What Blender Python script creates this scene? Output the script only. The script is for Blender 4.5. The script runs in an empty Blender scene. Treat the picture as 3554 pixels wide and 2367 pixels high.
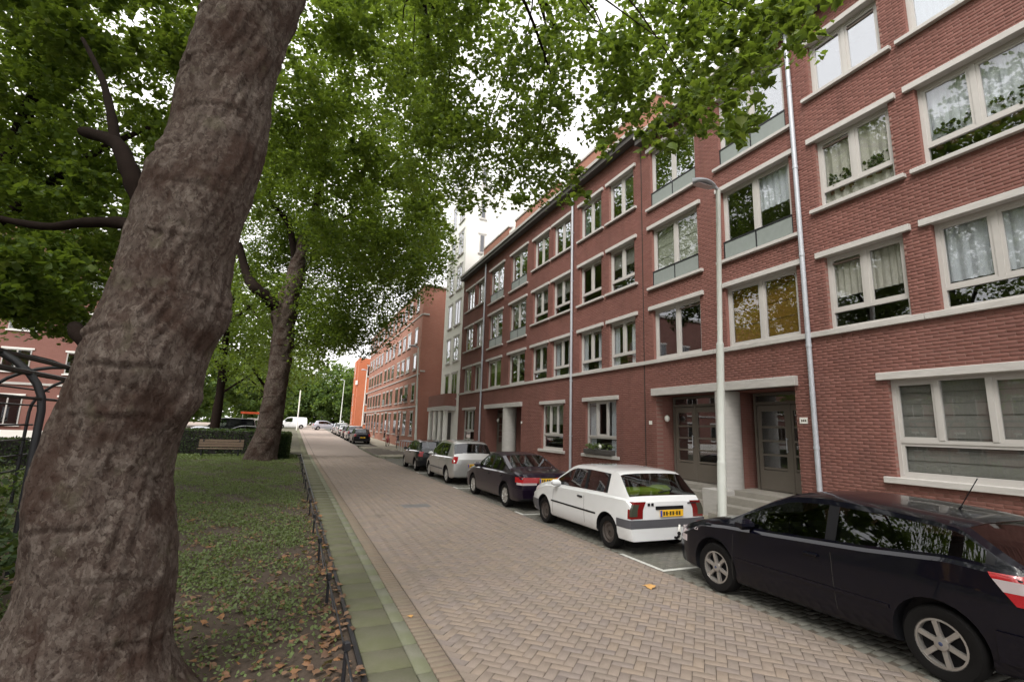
import bpy, bmesh, math, random
import numpy as np
from mathutils import Vector, Matrix
random.seed(7); rng = np.random.default_rng(11)
scene = bpy.context.scene
COL = scene.collection
PI = math.pi

# ------------------------------------------------------------------ camera
CAM_H = 2.1
yaw, pitch, roll = map(math.radians, (23.4506, 10.0909, 1.7355))
fwd = np.array([math.sin(yaw)*math.cos(pitch), math.cos(yaw)*math.cos(pitch), math.sin(pitch)])
rgt0 = np.array([math.cos(yaw), -math.sin(yaw), 0.0]); up0 = np.cross(rgt0, fwd)
rgt = math.cos(roll)*rgt0 + math.sin(roll)*up0
upv = -math.sin(roll)*rgt0 + math.cos(roll)*up0
cam = bpy.data.cameras.new('camera'); camo = bpy.data.objects.new('camera', cam); COL.objects.link(camo)
cam.lens = 17.333; cam.sensor_width = 36; cam.sensor_fit = 'HORIZONTAL'; cam.clip_start = 0.05; cam.clip_end = 1500
M = Matrix(((rgt[0], upv[0], -fwd[0], 0), (rgt[1], upv[1], -fwd[1], 0), (rgt[2], upv[2], -fwd[2], CAM_H), (0, 0, 0, 1)))
camo.matrix_world = M
scene.camera = camo
# ------------------------------------------------------------------ sky, sun, exposure (overcast)
SUN_EL, SUN_AZ = math.radians(50), math.radians(228)      # azimuth clockwise from +Y: light comes from behind the camera
world = bpy.data.worlds.new('World'); scene.world = world; world.use_nodes = True
nt = world.node_tree; nt.nodes.clear()
sky = nt.nodes.new('ShaderNodeTexSky'); sky.sky_type = 'NISHITA'; sky.sun_disc = False
sky.sun_elevation = SUN_EL; sky.sun_rotation = SUN_AZ; sky.air_density = 1.0; sky.dust_density = 4.0; sky.ozone_density = 1.0
hsv = nt.nodes.new('ShaderNodeHueSaturation'); hsv.inputs['Saturation'].default_value = 0.12; hsv.inputs['Value'].default_value = 1.0
mixw = nt.nodes.new('ShaderNodeMix'); mixw.data_type = 'RGBA'; mixw.inputs[0].default_value = 0.65
mixw.inputs[7].default_value = (8.2, 8.0, 7.9, 1)           # even cloud deck
bg = nt.nodes.new('ShaderNodeBackground'); bg.inputs[1].default_value = 0.15
wo = nt.nodes.new('ShaderNodeOutputWorld')
nt.links.new(sky.outputs[0], hsv.inputs['Color']); nt.links.new(hsv.outputs[0], mixw.inputs[6])
nt.links.new(mixw.outputs[2], bg.inputs[0]); nt.links.new(bg.outputs[0], wo.inputs[0])
sun = bpy.data.lights.new('sun', 'SUN'); sun.energy = 2.0; sun.angle = math.radians(25); sun.color = (1.0, 0.96, 0.90)
suno = bpy.data.objects.new('sun', sun); COL.objects.link(suno)
sd = Vector((math.sin(SUN_AZ)*math.cos(SUN_EL), math.cos(SUN_AZ)*math.cos(SUN_EL), math.sin(SUN_EL)))
suno.rotation_euler = sd.to_track_quat('Z', 'Y').to_euler(); suno.location = sd*60
vs = scene.view_settings; vs.view_transform = 'Standard'; vs.look = 'None'; vs.gamma = 1.0; vs.use_curve_mapping = False
vs.exposure = 0.98

# ------------------------------------------------------------------ helpers
def proj(P):
    """image position (fractions of the frame) and depth of world points, used only to choose which pieces show largest"""
    Q = np.asarray(P, float) - np.array([0, 0, CAM_H])
    d = Q @ fwd; d = np.where(np.abs(d) < 1e-6, 1e-6, d)
    return 0.96292*(Q @ rgt)/d, 0.96292*(Q @ upv)/d, d

def tag(o, label=None, cat=None, group=None, kind=None):
    if label: o['label'] = label
    if cat: o['category'] = cat
    if group: o['group'] = group
    if kind: o['kind'] = kind
    return o

def empty(name, loc=(0, 0, 0), rz=0.0):
    o = bpy.data.objects.new(name, None); o.empty_display_size = 0.2
    o.location = loc; o.rotation_euler = (0, 0, rz); COL.objects.link(o); return o

def link(name, me, parent=None):
    o = bpy.data.objects.new(name, me); COL.objects.link(o)
    if parent is not None: o.parent = parent
    return o

def np_mesh(name, V, F, mats, smooth=False, midx=None):
    """V (n,3), F list of index tuples or (m,k) array"""
    me = bpy.data.meshes.new(name)
    V = np.asarray(V, np.float32)
    if isinstance(F, np.ndarray):
        m, k = F.shape
        me.vertices.add(len(V)); me.vertices.foreach_set('co', V.ravel())
        me.loops.add(m*k); me.loops.foreach_set('vertex_index', F.astype(np.int32).ravel())
        me.polygons.add(m); me.polygons.foreach_set('loop_start', (np.arange(m)*k).astype(np.int32))
        me.polygons.foreach_set('loop_total', np.full(m, k, np.int32))
        me.update(calc_edges=True)
    else:
        me.from_pydata(V.tolist(), [], F); me.update()
    for mm in (mats if isinstance(mats, (list, tuple)) else [mats]): me.materials.append(mm)
    if midx is not None: me.polygons.foreach_set('material_index', np.asarray(midx, np.int32))
    if smooth: me.polygons.foreach_set('use_smooth', np.ones(len(me.polygons), bool))
    return me

class MB:
    """collects simple shapes into one mesh"""
    def __init__(s): s.v = []; s.f = []; s.mi = []; s.cur = 0
    def add(s, V, F):
        b = len(s.v); s.v += [tuple(map(float, p)) for p in V]
        s.f += [tuple(i+b for i in f) for f in F]; s.mi += [s.cur]*len(F); return s
    def box(s, x0, x1, y0, y1, z0, z1):
        if x0 > x1: x0, x1 = x1, x0
        if y0 > y1: y0, y1 = y1, y0
        if z0 > z1: z0, z1 = z1, z0
        return s.add([(x0,y0,z0),(x1,y0,z0),(x1,y1,z0),(x0,y1,z0),(x0,y0,z1),(x1,y0,z1),(x1,y1,z1),(x0,y1,z1)],
                     [(0,3,2,1),(4,5,6,7),(0,1,5,4),(1,2,6,5),(2,3,7,6),(3,0,4,7)])
    def cbox(s, c, d, rz=0.0, ch=0.0):
        """centred box with optional chamfer and z rotation"""
        hx, hy, hz = d[0]/2, d[1]/2, d[2]/2
        ch = min(ch, hx*.9, hy*.9, hz*.9)
        if ch <= 0:
            V = [(-hx,-hy,-hz),(hx,-hy,-hz),(hx,hy,-hz),(-hx,hy,-hz),(-hx,-hy,hz),(hx,-hy,hz),(hx,hy,hz),(-hx,hy,hz)]
            F = [(0,3,2,1),(4,5,6,7),(0,1,5,4),(1,2,6,5),(2,3,7,6),(3,0,4,7)]
        else:
            V = []; F = []
            for (z, k) in ((-hz, ch), (-hz+ch, 0), (hz-ch, 0), (hz, ch)):
                V += [(-hx+k,-hy+k,z),(hx-k,-hy+k,z),(hx-k,hy-k,z),(-hx+k,hy-k,z)]
            for l in range(3):
                for i in range(4): F.append((l*4+i, l*4+(i+1) % 4, l*4+4+(i+1) % 4, l*4+4+i))
            F += [(0,3,2,1),(12,13,14,15)]
        ca, sa = math.cos(rz), math.sin(rz)
        V = [(c[0]+x*ca-y*sa, c[1]+x*sa+y*ca, c[2]+z) for x, y, z in V]
        return s.add(V, F)
    def tube(s, pts, rad, n=8, cap=True):
        pts = [Vector(p) for p in pts]; rad = rad if isinstance(rad, (list, tuple)) else [rad]*len(pts)
        V = []; F = []; ref = None
        for i, p in enumerate(pts):
            t = (pts[min(i+1, len(pts)-1)] - pts[max(i-1, 0)]).normalized()
            if ref is None: ref = Vector((0, 0, 1)) if abs(t.z) < .9 else Vector((1, 0, 0))
            u = ref - t*ref.dot(t)
            if u.length < 1e-4: u = t.orthogonal()
            u.normalize(); ref = u; w = t.cross(u)
            for k in range(n):
                a = 2*PI*k/n; q = p + (u*math.cos(a) + w*math.sin(a))*rad[i]; V.append(q)
        for i in range(len(pts)-1):
            for k in range(n): F.append((i*n+k, i*n+(k+1) % n, (i+1)*n+(k+1) % n, (i+1)*n+k))
        if cap: F += [tuple(range(n-1, -1, -1)), tuple(range((len(pts)-1)*n, len(pts)*n))]
        return s.add(V, F)
    def lathe(s, prof, n=20, c=(0, 0, 0), axis='z', cap=False):
        """prof: list of (r, h)"""
        V = []; F = []
        for r, h in prof:
            for k in range(n):
                a = 2*PI*k/n; x, y = r*math.cos(a), r*math.sin(a)
                if axis == 'z': V.append((c[0]+x, c[1]+y, c[2]+h))
                else: V.append((c[0]+h, c[1]+x, c[2]+y))
        for i in range(len(prof)-1):
            for k in range(n): F.append((i*n+k, i*n+(k+1) % n, (i+1)*n+(k+1) % n, (i+1)*n+k))
        if cap: F += [tuple(range(n-1, -1, -1)), tuple(range((len(prof)-1)*n, len(prof)*n))]
        return s.add(V, F)
    def grid(s, P):
        """P: rows of points"""
        r, c = len(P), len(P[0]); V = [q for row in P for q in row]
        F = [(i*c+j, i*c+j+1, (i+1)*c+j+1, (i+1)*c+j) for i in range(r-1) for j in range(c-1)]
        return s.add(V, F)
    def blob(s, c, r, n=8, m=5):
        P = []
        for i in range(m+1):
            th = PI*i/m
            P.append([(c[0]+r[0]*math.sin(th)*math.cos(2*PI*k/n), c[1]+r[1]*math.sin(th)*math.sin(2*PI*k/n), c[2]+r[2]*math.cos(th)) for k in range(n+1)])
        return s.grid(P)
    def mesh(s, name, mats, smooth=None):
        me = bpy.data.meshes.new(name); me.from_pydata(s.v, [], s.f); me.update()
        for mm in (mats if isinstance(mats, (list, tuple)) else [mats]): me.materials.append(mm)
        me.polygons.foreach_set('material_index', np.array(s.mi, np.int32))
        if smooth is not None:
            me.polygons.foreach_set('use_smooth', np.ones(len(me.polygons), bool)); me.set_sharp_from_angle(angle=math.radians(smooth))
        return me
    def build(s, name, mats, parent=None, smooth=None):
        return link(name, s.mesh(name, mats, smooth), parent)

# ------------------------------------------------------------------ materials
class NB:
    def __init__(s, name):
        s.m = bpy.data.materials.new(name); s.m.use_nodes = True; s.t = s.m.node_tree; s.t.nodes.clear()
        s.out = s.n('ShaderNodeOutputMaterial'); s.p = s.n('ShaderNodeBsdfPrincipled'); s.l(s.p.outputs[0], s.out.inputs[0])
        s.tc = s.n('ShaderNodeTexCoord')
    def n(s, k): return s.t.nodes.new(k)
    def l(s, a, b): s.t.links.new(a, b)
    def noise(s, scale, detail=4, rough=.55, vec=None, stretch=None):
        nn = s.n('ShaderNodeTexNoise'); nn.inputs['Scale'].default_value = scale; nn.inputs['Detail'].default_value = detail; nn.inputs['Roughness'].default_value = rough
        v = vec or s.tc.outputs['Object']
        if stretch:
            mp = s.n('ShaderNodeMapping'); mp.inputs['Scale'].default_value = stretch; s.l(v, mp.inputs[0]); v = mp.outputs[0]
        s.l(v, nn.inputs['Vector']); return nn.outputs['Fac']
    def ramp(s, fac, stops):
        r = s.n('ShaderNodeValToRGB'); e = r.color_ramp.elements
        e[0].position, e[0].color = stops[0][0], (*stops[0][1], 1); e[1].position, e[1].color = stops[-1][0], (*stops[-1][1], 1)
        for p, c in stops[1:-1]:
            x = e.new(p); x.color = (*c, 1)
        s.l(fac, r.inputs[0]); return r.outputs[0]
    def mix(s, fac, a, b, mode='MIX'):
        m = s.n('ShaderNodeMix'); m.data_type = 'RGBA'; m.blend_type = mode
        if isinstance(fac, (int, float)): m.inputs[0].default_value = fac
        else: s.l(fac, m.inputs[0])
        for i, c in ((6, a), (7, b)):
            if isinstance(c, tuple): m.inputs[i].default_value = (*c, 1)
            else: s.l(c, m.inputs[i])
        return m.outputs[2]
    def math(s, op, a, b=None):
        m = s.n('ShaderNodeMath'); m.operation = op
        for i, c in enumerate((a, b)):
            if c is None: continue
            if isinstance(c, (int, float)): m.inputs[i].default_value = c
            else: s.l(c, m.inputs[i])
        return m.outputs[0]
    def maprange(s, v, a, b, c=0., d=1.):
        m = s.n('ShaderNodeMapRange'); s.l(v, m.inputs[0])
        for i, x in enumerate((a, b, c, d)): m.inputs[1+i].default_value = x
        return m.outputs[0]
    def island(s):
        g = s.n('ShaderNodeNewGeometry'); o = s.n('ShaderNodeObjectInfo')
        return s.math('FRACT', s.math('ADD', g.outputs['Random Per Island'], s.math('MULTIPLY', o.outputs['Random'], 7.31)))
    def bump(s, h, strength=.3, dist=.02):
        b = s.n('ShaderNodeBump'); b.inputs['Strength'].default_value = strength; b.inputs['Distance'].default_value = dist
        s.l(h, b.inputs['Height']); s.l(b.outputs[0], s.p.inputs['Normal'])
    def set(s, col=None, rough=.6, metal=0., spec=.5, coat=0., **kw):
        if col is not None:
            if isinstance(col, tuple): s.p.inputs['Base Color'].default_value = (*col, 1)
            else: s.l(col, s.p.inputs['Base Color'])
        if isinstance(rough, (int, float)): s.p.inputs['Roughness'].default_value = rough
        else: s.l(rough, s.p.inputs['Roughness'])
        s.p.inputs['Metallic'].default_value = metal; s.p.inputs['Specular IOR Level'].default_value = spec
        s.p.inputs['Coat Weight'].default_value = coat; s.p.inputs['Coat Roughness'].default_value = .03
        for k, v in kw.items(): s.p.inputs[k.replace('_', ' ')].default_value = v
        return s.m

def simple(name, col, rough=.6, metal=0., var=.15, scale=6., coat=0., spec=.5, bump=0., bscale=60., stretch=None):
    b = NB(name); f = b.noise(scale, stretch=stretch)
    c = b.mix(f, tuple(x*(1-var) for x in col), tuple(min(1, x*(1+var)) for x in col))
    if bump: b.bump(b.noise(bscale, 3), bump, .01)
    return b.set(c, rough, metal, spec, coat)

def brick_face(name, cols, dirt=.35):
    b = NB(name); r = b.island()
    c = b.ramp(r, [(i/(len(cols)-1), k) for i, k in enumerate(cols)])
    f = b.noise(45, 5); c = b.mix(b.math('MULTIPLY', f, .55), c, tuple(x*.45 for x in cols[1]))
    g = b.noise(.55, 4); c = b.mix(b.maprange(g, .4, .75, 0, dirt), c, (.11, .055, .045))
    s_ = b.noise(2.6, 4, .6, stretch=(1, 1, .12)); c = b.mix(b.maprange(s_, .52, .72, 0, .35), c, (.085, .045, .038))
    b.bump(b.noise(160, 4), .2, .005)
    return b.set(c, .85, spec=.25)

def brick_tex(name, c1, c2, mortar, bw=.22, bh=.0625, plane='yz'):
    """brick bond for walls too far for single bricks to be told apart; plane says which axes run along the wall"""
    b = NB(name); sp = b.n('ShaderNodeSeparateXYZ'); b.l(b.tc.outputs['Object'], sp.inputs[0])
    cb = b.n('ShaderNodeCombineXYZ'); b.l(sp.outputs['Y' if plane == 'yz' else 'X'], cb.inputs[0]); b.l(sp.outputs['Z'], cb.inputs[1])
    t = b.n('ShaderNodeTexBrick'); b.l(cb.outputs[0], t.inputs['Vector'])
    t.inputs['Scale'].default_value = 1; t.inputs['Brick Width'].default_value = bw; t.inputs['Row Height'].default_value = bh; t.inputs['Mortar Size'].default_value = .006
    t.inputs['Color1'].default_value = (*c1, 1); t.inputs['Color2'].default_value = (*c2, 1); t.inputs['Mortar'].default_value = (*mortar, 1)
    g = b.noise(.5, 4); c = b.mix(b.maprange(g, .35, .8, 0, .4), t.outputs['Color'], tuple(x*.6 for x in c1))
    b.bump(t.outputs['Fac'], -.3, .008)
    return b.set(c, .85, spec=.25)

MT = {}
MT['brick'] = brick_face('brick_red', [(.215,.092,.076), (.245,.108,.089), (.23,.10,.083), (.27,.123,.103), (.195,.085,.073)])
MT['brick_wall'] = brick_tex('brick_red_bond', (.24,.105,.087), (.215,.092,.075), (.235,.145,.122))
MT['brick_wall_x'] = brick_tex('brick_red_bond_cross', (.24,.105,.087), (.215,.092,.075), (.235,.145,.122), plane='xz')
MT['brick_far'] = brick_tex('brick_far_bond', (.36,.15,.105), (.31,.125,.09), (.36,.28,.22))  # paler brick; the stronger light beyond the canopy is put into this colour
MT['brick_far_x'] = brick_tex('brick_far_bond_cross', (.34,.13,.095), (.30,.11,.08), (.36,.28,.22), plane='xz')
MT['brick_orange'] = brick_tex('brick_orange_bond', (.50,.14,.06), (.44,.12,.05), (.4,.22,.15))
MT['brick_attic'] = brick_tex('brick_attic_bond', (.36,.15,.105), (.31,.125,.09), (.36,.26,.2))
MT['brick_orange_x'] = brick_tex('brick_orange_bond_cross', (.50,.14,.06), (.44,.12,.05), (.4,.22,.15), plane='xz')
MT['mortar'] = simple('mortar', (.235,.135,.11), .95, var=.25, scale=25, bump=.3)
MT['stone'] = simple('concrete_pale', (.45,.43,.41), .8, var=.22, scale=3.5, bump=.15, stretch=(1, 1, 5))
MT['step_stone'] = simple('step_stone', (.27,.25,.22), .85, var=.25, scale=5)
MT['white_wall'] = simple('render_white', (.78,.77,.74), .85, var=.06, scale=2)
MT['frame'] = simple('frame_paint', (.44,.42,.40), .45, var=.06, scale=8)
MT['frame_brown'] = simple('frame_brown', (.16,.12,.10), .5)
MT['door'] = simple('door_paint', (.125,.108,.09), .5, var=.08)
MT['zinc'] = simple('zinc_pipe', (.42,.44,.48), .5, metal=.25, var=.12, scale=4)
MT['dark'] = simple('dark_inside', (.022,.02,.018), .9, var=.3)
MT['room'] = simple('room_wall', (.085,.08,.072), .9, var=.3)
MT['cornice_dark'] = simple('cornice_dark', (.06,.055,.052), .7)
MT['black_metal'] = simple('black_metal', (.014,.014,.018), .45, var=.2, spec=.5)
MT['rail_panel'] = simple('railing_panel', (.22,.245,.235), .35, var=.12, scale=10)
MT['white_paint'] = simple('line_paint', (.56,.56,.53), .7, var=.4, scale=14)
MT['lamp_pole'] = simple('lamp_pole_paint', (.62,.64,.60), .5, var=.12, scale=3)
MT['wood'] = simple('bench_wood', (.17,.12,.085), .75, var=.3, scale=3, stretch=(1, 12, 12))
MT['plastic_black'] = simple('black_plastic', (.010,.010,.012), .5, spec=.2)
MT['grey_plastic'] = simple('grey_plastic', (.075,.075,.085), .5)
MT['tyre'] = simple('tyre_rubber', (.008,.0075,.0075), .85, var=.2, spec=.15)
MT['alloy'] = simple('alloy_rim', (.36,.34,.32), .35, metal=.6, var=.08)
MT['hubcap'] = simple('hubcap_grey', (.40,.39,.37), .4, metal=.4)
MT['rust'] = simple('rim_steel', (.045,.035,.03), .7)
MT['seat'] = simple('seat_fabric', (.035,.035,.04), .9)
MT['plate_yellow'] = simple('plate_yellow', (.78,.45,.02), .4, var=.03)
MT['plate_blue'] = simple('plate_blue', (.02,.06,.42), .4)
MT['hub_blue'] = simple('hub_badge', (.04,.055,.12), .4)
MT['plate_ink'] = simple('plate_ink', (.05,.035,.01), .5)
MT['lamp_white'] = simple('lamp_lens_white', (.46,.40,.41), .15, coat=.6)
MT['sign_white'] = simple('sign_white', (.75,.74,.70), .4)
MT['brick_pot'] = simple('clay_pot', (.16,.07,.045), .8)
MT['soil'] = simple('soil', (.065,.046,.034), .95, var=.5, scale=9, bump=.6, bscale=40)
MT['earth'] = simple('earth', (.09,.085,.055), .95, var=.4, scale=1.2)
MT['roof'] = simple('roof_bitumen', (.07,.07,.07), .9)
MT['amber'] = simple('amber_lens', (.7,.22,.03), .2)

def red_lens():
    b = NB('red_lens'); c = b.mix(b.noise(30, 2), (.30,.008,.014), (.42,.016,.02)); return b.set(c, .12, coat=.8)
MT['red_lens'] = red_lens()
def dark_red():
    b = NB('tail_lens_dark'); return b.set((.16,.01,.01), .15, coat=.8)
MT['dark_red'] = dark_red()
def smoke():
    b = NB('tail_lens_smoke'); return b.set((.05,.055,.04), .15, coat=.8)
MT['smoke'] = smoke()

def glass(name, tint, refl):
    """clear pane: reflects what stands before it, lets the rest through"""
    m = bpy.data.materials.new(name); m.use_nodes = True; t = m.node_tree; t.nodes.clear()
    o = t.nodes.new('ShaderNodeOutputMaterial'); mx = t.nodes.new('ShaderNodeMixShader')
    tr = t.nodes.new('ShaderNodeBsdfTransparent'); tr.inputs[0].default_value = (*tint, 1)
    gl = t.nodes.new('ShaderNodeBsdfGlossy'); gl.inputs['Roughness'].default_value = .012; gl.inputs[0].default_value = (.95, .96, 1, 1)
    lw = t.nodes.new('ShaderNodeLayerWeight'); lw.inputs[0].default_value = .5
    pw = t.nodes.new('ShaderNodeMath'); pw.operation = 'POWER'; pw.inputs[1].default_value = 4.0
    ma = t.nodes.new('ShaderNodeMath'); ma.operation = 'MULTIPLY_ADD'; ma.inputs[1].default_value = 1 - refl; ma.inputs[2].default_value = refl
    t.links.new(lw.outputs['Facing'], pw.inputs[0]); t.links.new(pw.outputs[0], ma.inputs[0]); t.links.new(ma.outputs[0], mx.inputs[0])
    t.links.new(tr.outputs[0], mx.inputs[1]); t.links.new(gl.outputs[0], mx.inputs[2]); t.links.new(mx.outputs[0], o.inputs[0])
    return m
MT['glass_sky_boost'] = glass('window_glass_sky_boost', (.7,.74,.74), .32)  # same panes with reflection raised so the top row mirrors a whiter sky
MT['glass'] = glass('window_glass', (.88,.89,.89), .09)
MT['car_glass'] = glass('car_glass', (.34,.40,.38), .08)
MT['car_glass_dark'] = glass('car_glass_dark', (.22,.24,.24), .07)

def curtain(name, col):
    b = NB(name); c = b.mix(b.noise(9, 4, stretch=(1, 6, 1)), tuple(x*.7 for x in col), col); return b.set(c, .9, spec=.1)
MT['net'] = curtain('net_curtain', (.74,.77,.82)); MT['net_cream'] = curtain('cream_curtain', (.66,.63,.56)); MT['blind'] = curtain('blind_cloth', (.36,.35,.32)); MT['yellow_blind'] = curtain('ochre_blind', (.30,.17,.035))
MT['green_blind'] = curtain('pale_green_blind', (.50,.52,.42))

def paint(name, col, metal=0., rough=.28, coat=1.):
    """car paint; the inside of the shell is dark lining"""
    b = NB(name); g = b.n('ShaderNodeNewGeometry')
    n1 = b.noise(3, 3); c = b.mix(b.maprange(n1, .3, .8, 0, .25), col, tuple(x*.8 for x in col))
    c = b.mix(g.outputs['Backfacing'], c, (.03, .03, .032)); return b.set(c, rough, metal, .12 if max(col) < .1 else .4, coat)

def paver_mat(name, cols, moss=0.0, mosscol=(.10,.12,.035), grain=70):
    b = NB(name); r = b.island(); c = b.ramp(r, [(i/(len(cols)-1), k) for i, k in enumerate(cols)])
    c = b.mix(b.maprange(b.noise(grain, 4), .35, .75, 0, .4), c, tuple(x*.6 for x in cols[0]))
    w = b.noise(.45, 5); c = b.mix(b.maprange(w, .45, .7, 0, .35), c, tuple(min(1, x*.78) for x in cols[0]))
    if moss: c = b.mix(b.maprange(b.noise(1.7, 6, .65), .35, .62, 0, moss), c, mosscol)
    st_ = b.noise(1.15, 3, .5); c = b.mix(b.maprange(st_, .64, .74, 0, .4), c, (.07, .06, .05))
    b.bump(b.noise(130, 4), .3, .006)
    return b.set(c, .85, spec=.3)
MT['paver'] = paver_mat('paver_clay', [(.27,.215,.183), (.25,.205,.18), (.30,.235,.19), (.235,.195,.182), (.285,.23,.20)], .10)
MT['soldier'] = paver_mat('paver_red_course', [(.25,.19,.16), (.235,.185,.155), (.265,.195,.16), (.23,.185,.165)], .3)
MT['slab'] = paver_mat('slab_mossy', [(.165,.155,.115), (.145,.14,.10), (.20,.185,.145)], .6, (.095,.105,.045), 40)
MT['kerb'] = paver_mat('kerb_stone', [(.22,.22,.18), (.20,.195,.16), (.24,.23,.19)], .5)
MT['parking'] = paver_mat('paver_grey', [(.145,.14,.125), (.165,.155,.14), (.13,.128,.118)], .25, (.10,.11,.07))
MT['tile'] = paver_mat('pavement_tile', [(.36,.32,.26), (.33,.30,.25), (.39,.35,.29)], .25, (.2,.2,.1))
MT['joint'] = simple('joint_sand', (.095,.078,.062), .95, var=.4, scale=14)
MT['road_far'] = simple('road_far', (.28,.228,.195), .85, var=.12, scale=.6)

def leaf_mat(name, cols, trans=.45, island_w=1.0):
    b = NB(name); r = b.island(); c = b.ramp(r, [(i/(len(cols)-1), k) for i, k in enumerate(cols)])
    g = b.noise(.35, 3); c = b.mix(b.maprange(g, .35, .7, 0, .35), c, tuple(x*1.5 for x in cols[1]))
    b.set(c, .5, spec=.3)
    tl = b.n('ShaderNodeBsdfTranslucent'); tc2 = b.mix(.6, c, (.26, .36, .03)); b.l(tc2, tl.inputs[0])
    mx = b.n('ShaderNodeMixShader'); mx.inputs[0].default_value = trans
    b.l(b.p.outputs[0], mx.inputs[1]); b.l(tl.outputs[0], mx.inputs[2]); b.l(mx.outputs[0], b.out.inputs[0])
    return b.m
MT['leaf'] = leaf_mat('plane_leaf', [(.045,.080,.014), (.07,.115,.020), (.095,.145,.025), (.055,.095,.016), (.15,.185,.032)])
MT['leaf_far'] = leaf_mat('far_leaf', [(.05,.09,.03), (.07,.12,.035), (.10,.15,.04), (.06,.105,.04)])
MT['leaf_dark'] = leaf_mat('hedge_leaf', [(.02,.04,.014), (.03,.055,.018), (.04,.065,.02)], .2)
MT['cover'] = leaf_mat('ground_cover_leaf', [(.095,.135,.05), (.125,.165,.065), (.16,.195,.085), (.11,.15,.07)], .3)
MT['litter'] = leaf_mat('dead_leaf', [(.13,.075,.045), (.18,.10,.06), (.085,.05,.035), (.24,.15,.10), (.28,.13,.05), (.19,.13,.105)], .15)
MT['flower'] = simple('yellow_green_cloth', (.50,.60,.05), .7, var=.3, scale=8)

def bark(name):
    b = NB(name); big = b.noise(1.9, 5, .6); mid = b.noise(13, 7, .74, stretch=(1, 1, .75)); fine = b.noise(60, 5, .7, stretch=(1, 1, .5)); fl = b.noise(26, 5, .7, stretch=(1, 1, .7))
    sp_ = b.noise(42, 6, .75, stretch=(1, 1, .6))
    c = b.ramp(mid, [(.34, (.040,.025,.019)), (.45, (.088,.065,.053)), (.53, (.120,.094,.079)), (.64, (.175,.146,.125))])
    # flakes: cells with crisp edges, each of its own tone
    wn = b.n('ShaderNodeTexNoise'); wn.inputs['Scale'].default_value = 9; wn.inputs['Detail'].default_value = 5; b.l(b.tc.outputs['Object'], wn.inputs['Vector'])
    ws = b.n('ShaderNodeVectorMath'); ws.operation = 'SCALE'; ws.inputs['Scale'].default_value = .16; b.l(wn.outputs['Color'], ws.inputs[0])
    wa = b.n('ShaderNodeVectorMath'); wa.operation = 'ADD'; b.l(b.tc.outputs['Object'], wa.inputs[0]); b.l(ws.outputs[0], wa.inputs[1])
    def cells(scale, stretch):
        mp = b.n('ShaderNodeMapping'); mp.inputs['Scale'].default_value = stretch; b.l(wa.outputs[0], mp.inputs[0])
        v = b.n('ShaderNodeTexVoronoi'); v.inputs['Scale'].default_value = scale; b.l(mp.outputs[0], v.inputs['Vector'])
        sc = b.n('ShaderNodeSeparateColor'); b.l(v.outputs['Color'], sc.inputs[0]); return sc.outputs[0]
    v1, v2 = cells(17, (1, 1, .55)), cells(46, (1, 1, .5))
    f1 = b.ramp(v1, [(.0, (.045,.028,.021)), (.3, (.085,.062,.050)), (.62, (.115,.092,.077)), (1., (.19,.163,.138))])
    f2 = b.ramp(v2, [(.0, (.028,.018,.014)), (.35, (.08,.06,.05)), (.7, (.12,.098,.084)), (1., (.23,.20,.17))])
    c = b.mix(.55, c, f1); c = b.mix(.42, c, f2)
    c = b.mix(b.maprange(big, .50, .62, 0, .7), c, (.045,.024,.017))
    c = b.mix(b.maprange(sp_, .38, .47, .6, 0), c, (.018,.011,.009))
    c = b.mix(b.maprange(b.noise(4, 4), .60, .70, 0, .35), c, (.11,.105,.065))
    c = b.mix(1.0, c, (.84, .82, .83), 'MULTIPLY')
    h = b.math('ADD', b.math('MULTIPLY', mid, 1.0), b.math('ADD', b.math('MULTIPLY', sp_, .5), b.math('ADD', b.math('MULTIPLY', v1, .45), b.math('MULTIPLY', v2, .35))))
    b.bump(h, .9, .02)
    return b.set(c, .95, spec=.12)
MT['bark'] = bark('plane_bark')
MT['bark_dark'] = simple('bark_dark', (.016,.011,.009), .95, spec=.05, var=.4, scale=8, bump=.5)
# ------------------------------------------------------------------ ground
def gz(y):
    """the street climbs gently towards its far end"""
    return 0.0 if y < 36 else min(y-36, 90)*0.0165
YS = list(range(-30, 36, 6)) + list(range(36, 132, 6)) + [140, 170, 260]
def strip(name, x0, x1, y0, y1, dz, mats, kind='structure', parent=None):
    ys = sorted({y0, y1} | {y for y in YS if y0 < y < y1})
    V = []; F = []
    for i, y in enumerate(ys):
        V += [(x0, y, gz(y)+dz), (x1, y, gz(y)+dz)]
        if i: F.append((2*i-2, 2*i-1, 2*i+1, 2*i))
    o = link(name, np_mesh(name, V, F, mats), parent)
    if kind: o['kind'] = kind
    return o
g = MB()
xs = [-420, -60, 0, 60, 420]; ys = [-300, 36, 126, 500]
g.grid([[(x, y, gz(y)-.07) for x in xs] for y in ys]); tag(g.build('ground', MT['earth']), kind='structure')

# frames (U along, V across, W outward) for thin pieces: chamfered block, back face left open
def piece_template(U, V, W, lu, lv, lw, ch=.006):
    """arrays lu, lv, lw -> verts (n,12,3) relative to the piece centre of its outer face"""
    n = len(lu); out = np.zeros((n, 12, 3))
    sg = [(-1, -1), (1, -1), (1, 1), (-1, 1)]
    for k, (a, b) in enumerate(sg):
        for lay_, (sh, w) in enumerate(((0, -lw), (0, -ch), (ch, 0))):
            uu = a*(lu/2-sh); vv = b*(lv/2-sh); ww = w if not np.isscalar(w) else np.full(n, float(w))
            out[:, lay_*4+k] = uu[:, None]*U + vv[:, None]*V + ww[:, None]*W
    return out
PF = []
for l in range(2):
    for i in range(4): PF.append((l*4+i, l*4+(i+1) % 4, l*4+4+(i+1) % 4, l*4+4+i))
PF.append((8, 9, 10, 11)); PF = np.array(PF)

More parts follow.
